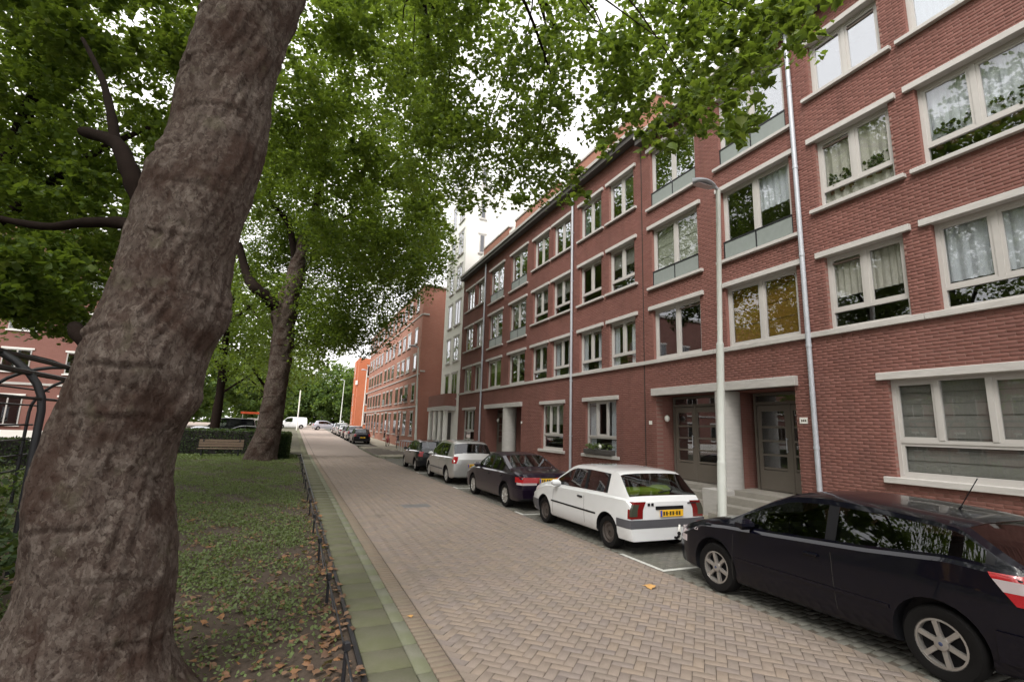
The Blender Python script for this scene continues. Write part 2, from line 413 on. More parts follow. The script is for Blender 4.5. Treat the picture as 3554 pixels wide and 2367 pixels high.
def lay(parent, name, stuff_name, C, lu, lv, lw, U, V, W, mats, limit=300, ch=.006, single_ok=None):
    """C centres of outer faces. The pieces that show largest become objects, the rest one joined part."""
    C = np.asarray(C, float); n = len(C)
    lu, lv, lw = (np.broadcast_to(np.asarray(a, float), (n,)).copy() for a in (lu, lv, lw))
    U = np.broadcast_to(np.asarray(U, float), (n, 3)); V = np.broadcast_to(np.asarray(V, float), (n, 3)); W = np.broadcast_to(np.asarray(W, float), (n, 3))
    px, py, d = proj(C)
    vis = (np.abs(px) < 1.0) & (np.abs(py) < .666) & (d > .3)
    size = np.where(vis, np.maximum(lu, lv)/np.maximum(d, .1), -1)
    if single_ok is not None: size = np.where(single_ok, size, -1)
    pick = np.argsort(-size)[:limit]; pick = pick[size[pick] > 0]
    mask = np.zeros(n, bool); mask[pick] = True
    cache = {}
    for i in pick:
        key = (round(lu[i], 3), round(lv[i], 3), round(lw[i], 3))
        if key not in cache:
            T = piece_template(np.array([1., 0, 0]), np.array([0, 1., 0]), np.array([0, 0, 1.]), *(np.array([k]) for k in key), ch=ch)[0]
            cache[key] = np_mesh(name, T, PF, mats)
        o = link(name, cache[key], parent)
        o.matrix_local = Matrix((( U[i,0], V[i,0], W[i,0], C[i,0]), (U[i,1], V[i,1], W[i,1], C[i,1]), (U[i,2], V[i,2], W[i,2], C[i,2]), (0, 0, 0, 1)))
    r = ~mask
    if r.any():
        m = r.sum(); out = np.zeros((m, 12, 3)); sg = [(-1, -1), (1, -1), (1, 1), (-1, 1)]
        for k, (a, b) in enumerate(sg):
            for l_, sh in ((0, 0), (1, 0), (2, ch)):
                w = (-lw[r], np.full(m, -ch), np.zeros(m))[l_]
                out[:, l_*4+k] = C[r] + (a*(lu[r]/2-sh))[:, None]*U[r] + (b*(lv[r]/2-sh))[:, None]*V[r] + w[:, None]*W[r]
        F = (PF[None] + (np.arange(m)*12)[:, None, None]).reshape(-1, 4)
        o = link(stuff_name, np_mesh(stuff_name, out.reshape(-1, 3), F, mats), parent); o['kind'] = 'stuff'

Z1 = np.array([0, 0, 1.]); XA = np.array([1., 0, 0]); YA = np.array([0, 1., 0])

# road: 45 degree herringbone of clay pavers
road = strip('road', 1.52, 5.46, -12, 128, -.012, MT['joint'])
a = .1; C = []; ax = []
r2 = math.sqrt(.5)
for r in range(-460, 460):
    for n_ in range(-125, 125):
        for (u, v, hor) in ((r+4*n_+1, r+.5, True), (r+4*n_+3.5, r+1, False)):
            u *= a; v *= a
            x = (u - v)*r2; y = (u + v)*r2
            if 1.44 < x < 5.56 and 0.8 < y < 35.5: C.append((x, y)); ax.append(hor)
C = np.array(C); ax = np.array(ax)
inside = (C[:, 0] > 1.54+.115) & (C[:, 0] < 5.46-.115)
e1 = np.array([r2, r2, 0]); e2 = np.array([-r2, r2, 0])
U = np.where(ax[:, None], e1, e2); Vv = np.where(ax[:, None], e2, -e1)
Cz = np.c_[C, rng.normal(0, .0012, len(C)) + np.where(inside, 0, -.001)]
tl = rng.normal(0, .006, (len(C), 2)); Wn = Z1 + tl[:, :1]*XA + tl[:, 1:]*YA; Wn /= np.linalg.norm(Wn, axis=1)[:, None]
lay(road, 'paver', 'distant_pavers', Cz[inside], .196, .096, .03, U[inside], Vv[inside], Wn[inside], MT['paver'], 300, .005)
# edge pavers cut to the straight line
def clip_poly(P, x0, x1):
    for lim, sgn in ((x0, 1), (x1, -1)):
        Q = []
        for i in range(len(P)):
            p, q = P[i], P[(i+1) % len(P)]; dp, dq = sgn*(p[0]-lim), sgn*(q[0]-lim)
            if dp >= 0: Q.append(p)
            if dp*dq < 0: t = dp/(dp-dq); Q.append((p[0]+t*(q[0]-p[0]), p[1]+t*(q[1]-p[1])))
        P = Q
        if len(P) < 3: return []
    return P
m_ = MB()
for c, u, v in zip(C[~inside], U[~inside], Vv[~inside]):
    P = [(c[0]+s1*.098*u[0]+s2*.048*v[0], c[1]+s1*.098*u[1]+s2*.048*v[1]) for s1, s2 in ((-1,-1),(1,-1),(1,1),(-1,1))]
    P = clip_poly(P, 1.546, 5.455)
    if len(P) >= 3:
        k = len(P); m_.add([(x, y, -.02) for x, y in P] + [(x, y, -.001) for x, y in P], [tuple(range(k, 2*k))] + [(i, (i+1) % k, k+(i+1) % k, k+i) for i in range(k)])
tag(m_.build('cut_pavers', MT['paver'], road), kind='stuff')
fr = strip('far_road_surface', 1.56, 5.45, 35.5, 128, .004, MT['road_far'], kind=None, parent=road)
# soldier course along the left edge and its single stretcher line
def rows_along(x0, x1, y0, y1, ln, dz=0., jit=.0015):
    ys = np.arange(y0, y1, ln); return np.c_[np.full(len(ys), (x0+x1)/2), ys+ln/2, rng.normal(dz, jit, len(ys))]
sc_ = strip('gutter', 1.18, 1.545, -12, 128, -.016, MT['joint'])
P = rows_along(1.345, 1.535, 1.0, 36, .102); lay(sc_, 'paver', 'distant_pavers', P, .19, .094, .03, XA, YA, Z1, MT['soldier'], 170, .005)
P = rows_along(1.19, 1.34, 1.0, 36, .6, .003); lay(sc_, 'kerbstone', 'distant_kerbstones', P, .145, .592, .06, XA, YA, Z1, MT['kerb'], 120, .008)
strip('far_gutter_surface', 1.19, 1.53, 36, 128, .004, MT['road_far'], kind=None, parent=sc_)
# mossy slab band
sb = strip('slab_path', .78, 1.19, -12, 128, -.012, MT['joint'])
ys = 1.2; C = []; L = []
while ys < 60:
    l = random.choice((.5, .5, .5, .6, .42)); C.append((.985, ys+l/2, .012+gz(ys)+random.gauss(0, .004))); L.append(l-.012); ys += l
lay(sb, 'slab', 'distant_slabs', C, .395, L, .06, XA, YA, Z1, MT['slab'], 140, .008)
strip('far_slabs', .79, 1.18, 60, 128, .01, MT['slab'], kind=None, parent=sb)
e = MB(); e.box(.735, .775, -10, 60, -.06, .03); tag(e.build('bed_edging', MT['black_metal']), kind='structure')
# parking strip: grey pavers, white bay marks
pk = strip('parking_strip', 5.46, 7.30, -12, 33.2, -.014, MT['joint'])
C = []
for i, y in enumerate(np.arange(.5, 33.1, .102)):
    for x in np.arange(5.56 + (.1 if i % 2 else 0), 7.25, .202): C.append((x, y, rng.normal(0, .0015)))
lay(pk, 'paver', 'distant_pavers', C, .196, .096, .03, XA, YA, Z1, MT['parking'], 260, .005)
for i, y in enumerate((6.55, 11.7, 17.1, 22.9)):
    b = MB(); b.box(5.47, 5.54, y, y+(1.05 if i == 0 else .45), .001, .004); b.box(5.47, 6.2, y-.08, y-.003, .001, .004)
    tag(b.build('parking_line', MT['white_paint']), ['white corner mark of the bay between the white hatchback and the navy car', 'white bay mark on the paving under the nose of the white hatchback',
        'white bay mark beside the rear of the silver car', 'white bay mark between the silver car and the small dark hatchback'][i], 'road marking', 'white parking bay marks')
# kerb and pavement (raised), with the bump-out beyond the parked cars
KZ = .12
pv = MB()
pv.box(7.46, 10.02, -12, 32.9, -.06, KZ-.014)
V = [(5.62, 32.95), (5.30, 33.6), (5.30, 44.5), (7.0, 47.5), (9.0, 47.5), (10.02, 39), (10.02, 32.95)]
pv.add([(x, y, gz(y)+KZ-.014) for x, y in V] + [(x, y, -.1) for x, y in V], [tuple(range(6, -1, -1))[::-1]] + [(i, 7+i, 7+(i+1) % 7, (i+1) % 7) for i in range(7)])
V = [(7.0, 47.5), (9.0, 47.5), (9.0, 126), (7.0, 126)]
pv.add([(x, y, gz(y)+KZ-.014) for x, y in V], [(0, 1, 2, 3)])
pvo = pv.build('pavement', MT['joint']); tag(pvo, kind='structure')
C = []
for y in np.arange(.2, 32.9, .302):
    for x in np.arange(7.62, 9.95, .302): C.append((x, y, KZ+rng.normal(0, .002)))
for y in np.arange(33.3, 44.4, .302):
    for x in np.arange(5.52, 9.95, .302): C.append((x, y, gz(y)+KZ+rng.normal(0, .002)))
lay(pvo, 'paving_tile', 'distant_paving_tiles', C, .296, .296, .04, XA, YA, Z1, MT['tile'], 300, .006)
strip('far_pavement_surface', 7.0, 9.0, 44.6, 126, KZ, MT['tile'], kind=None, parent=pvo)
kb = MB(); ko = strip('kerb', 7.30, 7.46, -12, 32.9, -.03, MT['joint'])
P = rows_along(7.31, 7.455, .2, 32.9, 1.0); P[:, 2] = KZ+.005; lay(ko, 'kerbstone', 'distant_kerbstones', P, .14, .99, .16, XA, YA, Z1, MT['kerb'], 33, .012)
bx = [(7.38, 32.9), (6.5, 32.88), (5.72, 32.95), (5.42, 33.25), (5.36, 33.8)] + [(5.36, y) for y in np.arange(34.8, 44.6, 1.)] + [(5.9, 45.6), (6.9, 47.4)]
for (x0, y0), (x1, y1) in zip(bx[:-1], bx[1:]):
    l = math.hypot(x1-x0, y1-y0); b = MB(); b.cbox((0, 0, 0), (l-.01, .14, .2), 0, .012)
    o = b.build('kerbstone', MT['kerb'], ko); o.location = ((x0+x1)/2, (y0+y1)/2, gz(y0)+KZ-.095); o.rotation_euler = (0, 0, math.atan2(y1-y0, x1-x0))
strip('far_parking', 5.46, 7.0, 47.6, 126, .001, MT['parking'])
# planted bed left of the street, and the lawn and lane behind it
strip('planting_bed', -9, .735, -12, 31.2, .0, MT['soil'])
strip('lawn', -60, -9, -12, 44, -.02, MT['earth'])
strip('far_verge', -4.0, .78, 36, 126, .012, MT['earth'])
strip('parking_court', -40, -4.0, 39.5, 126, .0, MT['road_far'])
cross = MB(); cross.grid([[(x, y, gz(y)+.016) for x in (-40, .5, 12, 40)] for y in (112, 120, 126)]); tag(cross.build('cross_road', MT['road_far']), kind='structure')

# ------------------------------------------------------------------ the brick apartment house on the right
XF = 10.1
bld = empty('apartment_building', (XF, 12, 0)); tag(bld, 'long red brick apartment house with pale lintels along the whole right side', 'apartment building')
OFF = Matrix.Translation((-XF, -12, 0))
def fac(o, parent=bld):
    """geometry is written in world metres; shift it under the building's empty"""
    o.parent = parent; o.matrix_parent_inverse = (OFF if parent is bld else Matrix.Identity(4)); return o

cols = dict(Y=(-1.35, .15), Z=(.85, 2.4), A=(3.0, 4.64), B=(5.1, 6.6), C=(7.25, 9.28), D=(10.17, 12.15), E=(13.05, 14.52), F=(15.03, 16.55),
            G=(17.35, 18.85), H=(19.32, 20.85), I=(21.65, 23.65), J=(24.7, 26.75), K=(27.75, 29.1), L=(29.65, 31.2))
rows = {1: (4.33, 5.92), 2: (7.03, 8.62), 3: (9.75, 11.25)}
WIN = []   # y0,y1,z0,z1,type,fill
for c, (y0, y1) in cols.items():
    for r, (z0, z1) in rows.items():
        t = 'two' if (r == 3 or c in 'CDIJKL') else 'transom'; fill = None
        if c in 'CDIJ' and r > 1: t = 'french'; z0, z1 = (6.66, 8.62) if r == 2 else (9.35, 11.36)
        if c in 'YZAB' and r == 3: z1 = 11.05
        if c in 'YZAB' and r in (1, 2): fill = 'net'
        if c == 'A' and r == 3: fill = 'net'
        if c == 'C': fill = {1: 'yellow_blind', 2: 'net_half', 3: None}[r]
        if c == 'D': fill = {1: None, 2: 'green_blind', 3: None}[r]
        if c in 'EFGHIJKL' and random.random() < .5: fill = random.choice(('net_side', 'net_side', 'blind_half'))
        WIN.append((y0, y1, z0, z1, t, fill))
WIN += [(2.75, 5.61, 1.44, 3.21, 'three', 'blind'), (14.15, 16.1, 1.28, 3.2, 'three', 'net_side'), (17.8, 19.7, 1.28, 3.2, 'three', 'blind_half'), (28.65, 30.8, 1.28, 3.2, 'three', None), (-1.5, 1.6, 1.44, 3.21, 'three', 'blind')]
PORT = [(7.5, 12.1, .0, 3.22), (21.9, 26.7, .0, 3.18)]
HOLES = [w[:4] for w in WIN] + PORT
Y0, Y1 = -3.0, 31.95
def top(y): return 11.78 if y < 12.55 else 12.15
def free(z0, z1, ya, yb):
    """free spans of wall between openings in a band"""
    cut = sorted((h[0], h[1]) for h in HOLES if h[2] < z1-1e-4 and h[3] > z0+1e-4); out = []; y = ya
    for c0, c1 in cut:
        if c0 > y: out.append((y, min(c0, yb)))
        y = max(y, c1)
    if y < yb: out.append((y, yb))
    return [(p, q) for p, q in out if q-p > 1e-3]
back = MB()
zs = sorted({0., 11.78} | {h[2] for h in HOLES} | {h[3] for h in HOLES})
for z0, z1 in zip(zs[:-1], zs[1:]):
    for p, q in free(z0, z1, Y0, Y1): back.box(XF+.012, XF+.24, p, q, z0, z1)
back.box(XF+.012, XF+.24, 12.55, Y1, 11.78, 12.15)
back.box(XF+.012, XF+10, Y1-.02, Y1+.02, 0, 12.3)          # end wall towards the white block
back.box(XF+.012, XF+10, Y0-.05, Y0, 0, 11.7)
wall = fac(back.build('wall', MT['brick_wall'])); 
# single bricks, stretcher bond cut at the openings
C = []; LU = []
nrow = int(12.15/.0625)
for k in range(nrow):
    z = k*.0625; off = (k % 2)*.11 + random.uniform(-.012, .012)
    for p, q in free(z+.004, z+.056, Y0, Y1):
        y = math.floor((p-off)/.22)*.22 + off
        while y < q:
            b0, b1 = max(y, p+.003), min(y+.21, q-.003)
            if b1-b0 > .035 and z+.06 < top((b0+b1)/2): C.append((XF+random.gauss(0, .0012), (b0+b1)/2, z+.031)); LU.append(b1-b0)
            y += .22
C = np.array(C) - np.array([XF, 12, 0]); LU = np.array(LU)
ok = np.abs(LU-.21) < .004
C_w = C + np.array([XF, 12, 0])
# the nearest whole bricks as objects, all others joined
px, py, d = proj(C_w); vis = (np.abs(px) < 1) & (np.abs(py) < .666) & (d > 0)
# seen from the pavement: bricks hidden by the parked navy car are left joined
vis &= ~((C_w[:, 2] < 1.3) & (C_w[:, 1] < 7.6))
def lay_facade(parent):
    sel = np.argsort(np.where(vis & ok, d, 1e9))[:300]; mk = np.zeros(len(C), bool); mk[sel] = True
    lay(parent, 'brick', 'distant_bricks', C[mk], .21, .053, .014, YA*-1, Z1, -XA, MT['brick'], 0, .004) if False else None
    T = piece_template(np.array([0, -1., 0]), Z1, np.array([-1., 0, 0]), np.array([.21]), np.array([.053]), np.array([.013]), ch=.004)[0]
    me = np_mesh('brick', T, PF, MT['brick'])
    for i in sel:
        o = link('brick', me, parent); o.location = C[i]
    r = ~mk; m = r.sum(); out = np.zeros((m, 12, 3)); sg = [(-1, -1), (1, -1), (1, 1), (-1, 1)]
    for k, (a_, b_) in enumerate(sg):
        for l_, (sh, w) in enumerate(((0, .013), (0, .002), (.002, 0))):
            out[:, l_*4+k, 0] = C[r, 0] + w; out[:, l_*4+k, 1] = C[r, 1] - a_*(LU[r]/2-sh); out[:, l_*4+k, 2] = C[r, 2] + b_*(.0265-sh)
    F = (PF[None] + (np.arange(m)*12)[:, None, None]).reshape(-1, 4)
    o = link('distant_bricks', np_mesh('distant_bricks', out.reshape(-1, 3), F, MT['brick']), parent); o['kind'] = 'stuff'
lay_facade(bld)
mo = MB()
for z0, z1 in zip(zs[:-1], zs[1:]):
    for p, q in free(z0, z1, Y0, Y1): mo.add([(XF+.0065, p+.004, z0), (XF+.0065, q-.004, z0), (XF+.0065, q-.004, z1), (XF+.0065, p+.004, z1)], [(0, 3, 2, 1)])
mo.add([(XF+.0065, 12.55, 11.78), (XF+.0065, Y1, 11.78), (XF+.0065, Y1, 12.15), (XF+.0065, 12.55, 12.15)], [(0, 3, 2, 1)])
fac(mo.build('mortar', MT['mortar']))

def sub(mb, name, mats, parent, smooth=None):
    o = mb.build(name, mats, parent, smooth); return o
def wavy(y0, y1, z0, z1, x, amp=.03, wl=.16):
    n = max(8, int((y1-y0)/.03)); P = []
    ph = random.random()*6
    for z in (z0, z1): P.append([(x+amp*math.sin(ph+2*PI*(y0+(y1-y0)*i/n)/wl)*(.6+.4*math.sin(i*1.3)), y0+(y1-y0)*i/n, z) for i in range(n+1)])
    b = MB(); b.grid(P); return b
def make_window(y0, y1, z0, z1, t, fill):
    X = XF+.095; fw = .065
    f = MB()
    def bar(a0, a1, b0, b1, dx=0., dp=.07): f.box(X+dx, X+dx+dp, a0, a1, b0, b1)
    bar(y0+.002, y0+fw, z0+.002, z1-.002); bar(y1-fw, y1-.002, z0+.002, z1-.002)
    bar(y0+fw, y1-fw, z1-fw, z1-.002); bar(y0+fw, y1-fw, z0+.002, z0+fw)
    panes = []
    if t == 'two' or t == 'french':
        ym = (y0+y1)/2; bar(ym-.045, ym+.045, z0+fw, z1-fw); panes = [(y0+fw, ym-.045, z0+fw, z1-fw), (ym+.045, y1-fw, z0+fw, z1-fw)]
    elif t == 'transom':
        zt = z0+.36; ym = (y0+y1)/2
        bar(y0+fw, y1-fw, zt, zt+.06); bar(ym-.045, ym+.045, zt+.06, z1-fw)
        panes = [(y0+fw, y1-fw, z0+fw, zt), (y0+fw, ym-.045, zt+.06, z1-fw), (ym+.045, y1-fw, zt+.06, z1-fw)]
    else:
        zt = z0+.62; bar(y0+fw, y1-fw, zt, zt+.06); n = 3 if y1-y0 < 2.5 else 4
        st = (y1-y0)/n if n == 3 else (y1-y0)/n
        es = [y0+fw] + [y0+st*i for i in range(1, n)] + [y1-fw]
        for q in es[1:-1]: bar(q-.04, q+.04, zt+.06, z1-fw, -.012, .082)
        panes = [(y0+fw, y1-fw, z0+fw, zt)] + [(a_+(.04 if i else 0), b_-(.04 if i < n-1 else 0), zt+.06, z1-fw) for i, (a_, b_) in enumerate(zip(es[:-1], es[1:]))]
    w = fac(f.build('window', MT['frame']))
    pi = Matrix.Identity(4)
    def kid(mb, name, mats, smooth=None):
        o = mb.build(name, mats, None, smooth); o.parent = w; return o
    for i, (a0, a1, b0, b1) in enumerate(panes):
        if a1-a0 > .25 and b1-b0 > .5:                     # sash round every opening light
            s = MB(); k = .05; xx = X+.016
            s.box(xx, xx+.05, a0, a0+k, b0, b1); s.box(xx, xx+.05, a1-k, a1, b0, b1); s.box(xx, xx+.05, a0+k, a1-k, b0, b0+k); s.box(xx, xx+.05, a0+k, a1-k, b1-k, b1)
            if t != 'three' or i % 2 == 0: kid(s, 'sash', MT['frame'])
        p = MB(); dy = random.gauss(0, .002); p.box(X+.035, X+.043, a0, a1, b0, b1)
        kid(p, 'pane', MT['glass_sky_boost'] if z0 > 9 else MT['glass'])
        if random.random() < .4 and t in ('transom', 'three', 'two') and b1-b0 > .8:
            v = MB(); v.box(X+.01, X+.06, a0+.04, a1-.04, b1-.13, b1-.09); kid(v, 'vent_grille', MT['frame_brown'])
    zb = z0+.06; zt_ = z1-.05; gap = .10
    if fill == 'net': kid(wavy(y0+.04, y1-.04, z0+(random.uniform(.5, .75) if t == 'transom' and random.random() < .7 else .1), zt_, X+gap, random.uniform(.018, .035), random.uniform(.10, .22)), 'curtain', MT[random.choice(('net', 'net', 'net_cream'))], 60)
    elif fill == 'net_half': kid(wavy(y0+.04, (y0+y1)/2, z0+1.0, zt_, X+gap), 'curtain', MT['net'], 60)
    elif fill == 'net_side':
        kid(wavy(y0+.04, y0+(y1-y0)*.28, zb, zt_, X+gap), 'curtain', MT['net'], 60); kid(wavy(y1-(y1-y0)*.25, y1-.04, zb, zt_, X+gap), 'curtain', MT['net'], 60)
    elif fill in ('blind', 'yellow_blind', 'green_blind'):
        b = MB(); z = zt_; i_ = 0
        while z > zb+.05: b.box(X+gap+(.012 if i_ % 2 else 0), X+gap+.018, y0+.03, y1-.03, max(zb, z-.2), z-.006); z -= .2; i_ += 1
        kid(b, 'blind', MT[fill])
    elif fill == 'blind_half':
        b = MB(); b.box(X+gap, X+gap+.01, y0+.03, y1-.03, z1-(z1-z0)*.45, zt_); kid(b, 'blind', MT['blind'])
    if t == 'french':
        b = MB(); zr = z0+.52; n = 2; xp = XF+.03
        for i in range(n):
            a0 = y0+.02+(y1-y0-.04)*i/n; a1 = y0+.02+(y1-y0-.04)*(i+1)/n; b.box(xp, xp+.012, a0+.02, a1-.02, z0+.07, zr-.04)
        kid(b, 'railing_panel', MT['rail_panel'])
        b = MB(); b.box(xp-.012, xp+.03, y0+.004, y1-.004, zr-.035, zr+.005); b.box(xp-.008, xp+.02, (y0+y1)/2-.015, (y0+y1)/2+.015, z0+.02, zr-.035)
        b.box(xp-.008, xp+.02, y0+.004, y0+.03, z0+.02, zr-.035); b.box(xp-.008, xp+.02, y1-.03, y1-.004, z0+.02, zr-.035); kid(b, 'railing', MT['black_metal'])
    # stone lintel above and sill below
    lz = .125 if z0 > 4 else .14
    b = MB(); b.cbox((XF+.03, (y0+y1)/2, z1+lz/2-.004), (.20, y1-y0+.31, lz), 0, .008); fac(b.build('lintel', MT['stone']))
    if not 4 < z0 < 4.5:
        sh = .085 if z0 > 4 else .11
        b = MB(); b.cbox((XF+.035, (y0+y1)/2, z0-sh/2+.01), (.25, y1-y0+.36, sh), 0, .008); fac(b.build('window_sill', MT['stone']))
for w_ in WIN: make_window(*w_)
# string course: separate stones under the first-floor windows
ys = [Y0] + sorted([.5, 2.7, 4.87, 7.0, 9.7, 12.5, 14.78, 17.0, 19.1, 21.2, 24.1, 27.2, 29.4]) + [Y1]
for p, q in zip(ys[:-1], ys[1:]):
    b = MB(); b.cbox((XF+.035, (p+q)/2, 4.275), (.21, q-p-.008, .115), 0, .008); fac(b.build('string_course_stone', MT['stone']))
# portals
def portal(y0, y1, zt, cy, cw, deep, zf, doors):
    b = MB(); b.cbox((XF+.06, (y0+y1)/2, zt+.11), (.34, y1-y0+.2, .22), 0, .01); fac(b.build('portal_lintel', MT['stone']))
    # recess shell
    s = MB(); ymid = cy
    for (p, q, dp) in ((y0, ymid-.02, deep[0]), (ymid+.02, y1, deep[1])):
        s.box(XF+.24, XF+dp+.25, p-.1, p, 0, zt); s.box(XF+.24, XF+dp+.25, q, q+.1 if q < y1 else q+.1, 0, zt) if q >= y1 else s.box(XF+.05, XF+dp+.25, ymid-.04, ymid+.04, zf, zt)
        s.box(XF+.1, XF+dp+.25, p, q, zt+.001, zt+.05)
    fac(s.build('portal_recess', MT['brick_wall_x']))
    l = MB(); l.box(XF+.0, XF+1.2, y0, y1, -.05, zf); fac(l.build('landing', MT['step_stone']))
    for i in range(3):
        for (p, q) in ((y0+.1, cy-cw/2-.06), (cy+cw/2+.06, y1-.1)):
            st = MB(); st.cbox((XF-.15-.28*i, (p+q)/2, (zf-.18*(i+1))/2+.03), (.30, q-p, zf-.18*(i+1)+.06), 0, .012)
            if zf-.18*(i+1) > .14: fac(st.build('step', MT['step_stone']))
    c = MB(); c.lathe([(1, 0), (1, 1)], 24, cap=True); V = np.array(c.v); V[:, 0] = XF+.26+V[:, 0]*.36; V[:, 1] = cy+V[:, 1]*cw/2; V[:, 2] = zf+V[:, 2]*(zt-zf-.003)
    c.v = [tuple(v) for v in V]; fac(c.build('column', MT['stone'], None, 40))
    p_ = MB(); p_.cbox((XF-.08, cy, zf/2), (.62, cw+.16, zf-.004), 0, .015); fac(p_.build('column_plinth', MT['stone']))
    for (a0, a1, s0, s1, X) in doors:
        f = MB(); f.box(X, X+.07, min(a0, s0)-.06, min(a0, s0), zf, zt-.02); f.box(X, X+.07, max(a1, s1), max(a1, s1)+.06, zf, zt-.02)
        f.box(X, X+.07, min(a0, s0), max(a1, s1), zf+2.12, zf+2.19); f.box(X, X+.07, min(a0, s0), max(a1, s1), zt-.09, zt-.02)
        mid = (a0 if s1 <= a0+.01 else a1); f.box(X, X+.07, mid-.03, mid+.03, zf, zf+2.12)
        fo = fac(f.build('door_frame', MT['door']))
        g_ = MB(); g_.box(X+.03, X+.038, min(a0, s0), max(a1, s1), zf+2.19, zt-.09); fac(g_.build('pane', MT['glass']), fo)
        for (e0, e1, leaf) in ((a0+.03, a1-.03, True), (s0+.03, s1-.03, False)):
            dm = MB(); k = .11 if leaf else .06; D = X+.012; ph = [zf+.55, zf+.88, zf+1.22, zf+1.56, zf+1.9]
            dm.box(D, D+.045, e0, e0+k, zf+.02, zf+2.1); dm.box(D, D+.045, e1-k, e1, zf+.02, zf+2.1)
            dm.box(D, D+.045, e0+k, e1-k, zf+.02, zf+.5); dm.box(D, D+.045, e0+k, e1-k, zf+1.95, zf+2.1)
            for z in ph[:-1]: dm.box(D-.006, D+.045, e0+k, e1-k, z-.03, z+.02)
            do = fac(dm.build('door' if leaf else 'side_light', MT['door']))
            for z, z2 in zip(ph[:-1], ph[1:]):
                g_ = MB(); g_.box(D+.02, D+.027, e0+k, e1-k, z+.02, z2-.03 if z2 < zf+1.9 else zf+1.95); o = g_.build('pane', MT['glass']); o.parent = do
            if leaf:
                h = MB(); h.tube([(D-.05, e0+.06, zf+.95), (D-.05, e0+.06, zf+1.3)], .013, 8); h.box(D-.05, D, e0+.05, e0+.07, zf+.97, zf+.99); h.box(D-.05, D, e0+.05, e0+.07, zf+1.26, zf+1.28); o = h.build('handle', MT['zinc']); o.parent = do
portal(7.5, 12.1, 3.22, 9.61, .5, (.9, .57), .78, [(8.35, 9.3, 7.6, 8.35, XF+.9), (11.1, 11.95, 10.1, 11.1, XF+.57)])
portal(21.9, 26.7, 3.18, 23.9, .75, (.9, .7), .78, [(22.5, 23.4, 21.95, 22.5, XF+.9), (25.6, 26.6, 24.5, 25.6, XF+.7)])
for (y, z, x) in ((11.97, 2.55, XF+.3), (26.2, 2.55, XF+.55)):
    b = MB(); b.blob((x, y, z), (.07, .09, .10), 12, 8); fac(b.build('entrance_lamp', MT['sign_white'], None, 60))
for (y0, y1, z0, z1) in ((7.24, 7.42, 2.40, 2.53),):
    b = MB(); b.box(XF-.012, XF+.004, y0, y1, z0, z1); pl = fac(b.build('house_number_plate', MT['sign_white']))
    b = MB()
    for i in range(3): b.box(XF-.0145, XF-.0125, y0+.03+.042*i, y0+.06+.042*i, z0+.04, z1-.045)
    o = b.build('number', MT['plate_ink']); o.parent = pl
for y in (12.36, 22.0-.18):
    b = MB(); b.box(XF-.02, XF+.004, y-.06, y+.06, 2.36, 2.47); fac(b.build('bell_plate', MT['sign_white']))
# drainpipes
for y, zt, r in ((7.03, 11.75, .052), (17.06, 12.1, .05), (27.48, 12.1, .05)):
    b = MB(); b.tube([(XF-.085, y, KZ), (XF-.085, y, zt)], r, 12)
    for z in (1.9, 4.05, 6.1, 8.2, 10.3): b.lathe([(r+.001, -.035), (r+.008, -.03), (r+.008, .03), (r+.001, .035)], 12, (XF-.085, y, z)); b.box(XF-.06, XF+.005, y-.012, y+.012, z-.015, z+.015)
    fac(b.build('downpipe', MT['zinc'], None, 40))
# cornice and roof: dark soffit under a pale edge
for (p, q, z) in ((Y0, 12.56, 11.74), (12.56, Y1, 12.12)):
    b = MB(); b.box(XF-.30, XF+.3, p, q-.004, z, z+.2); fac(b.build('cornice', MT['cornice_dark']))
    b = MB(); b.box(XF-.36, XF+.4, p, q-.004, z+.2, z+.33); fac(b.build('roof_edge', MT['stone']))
b = MB(); b.box(XF+.4, XF+10, Y0, Y1, 11.9, 12.2); fac(b.build('roof', MT['roof']))
for (p, q) in ((12.9, 19.2), (20.3, 25.6), (26.6, 31.0)):
    b = MB(); b.box(XF+1.0, XF+6, p, q, 12.2, 14.35); po = fac(b.build('penthouse', MT['brick_attic']))
    b = MB(); b.box(XF+.95, XF+6.05, p-.05, q+.05, 14.35, 14.45); o = b.build('coping', MT['stone']); o.parent = po
    b = MB(); b.box(XF+1.02, XF+1.06, q+.03, q+.95, 12.2, 14.1); o = b.build('screen', MT['white_wall']); o.parent = po
# dark rooms behind the glass
b = MB(); b.box(XF+1.5, XF+1.55, Y0, Y1, 0, 12)
for z in (.5, 3.9, 6.45, 9.15, 11.6): b.box(XF+.245, XF+1.5, Y0, Y1, z, z+.06) if z > 3.6 else None
for y in np.arange(-1.9, 32, 2.9): 
    if not any(h[0]-.06 < y < h[1]+.06 for h in HOLES): b.box(XF+.245, XF+1.5, y-.04, y+.04, 3.9, 11.6)
fac(b.build('interior', MT['room']))
b = MB(); b.box(XF-.013, XF+.004, 12.60, 12.625, .1, 12.1); fac(b.build('expansion_joint', MT['dark']))

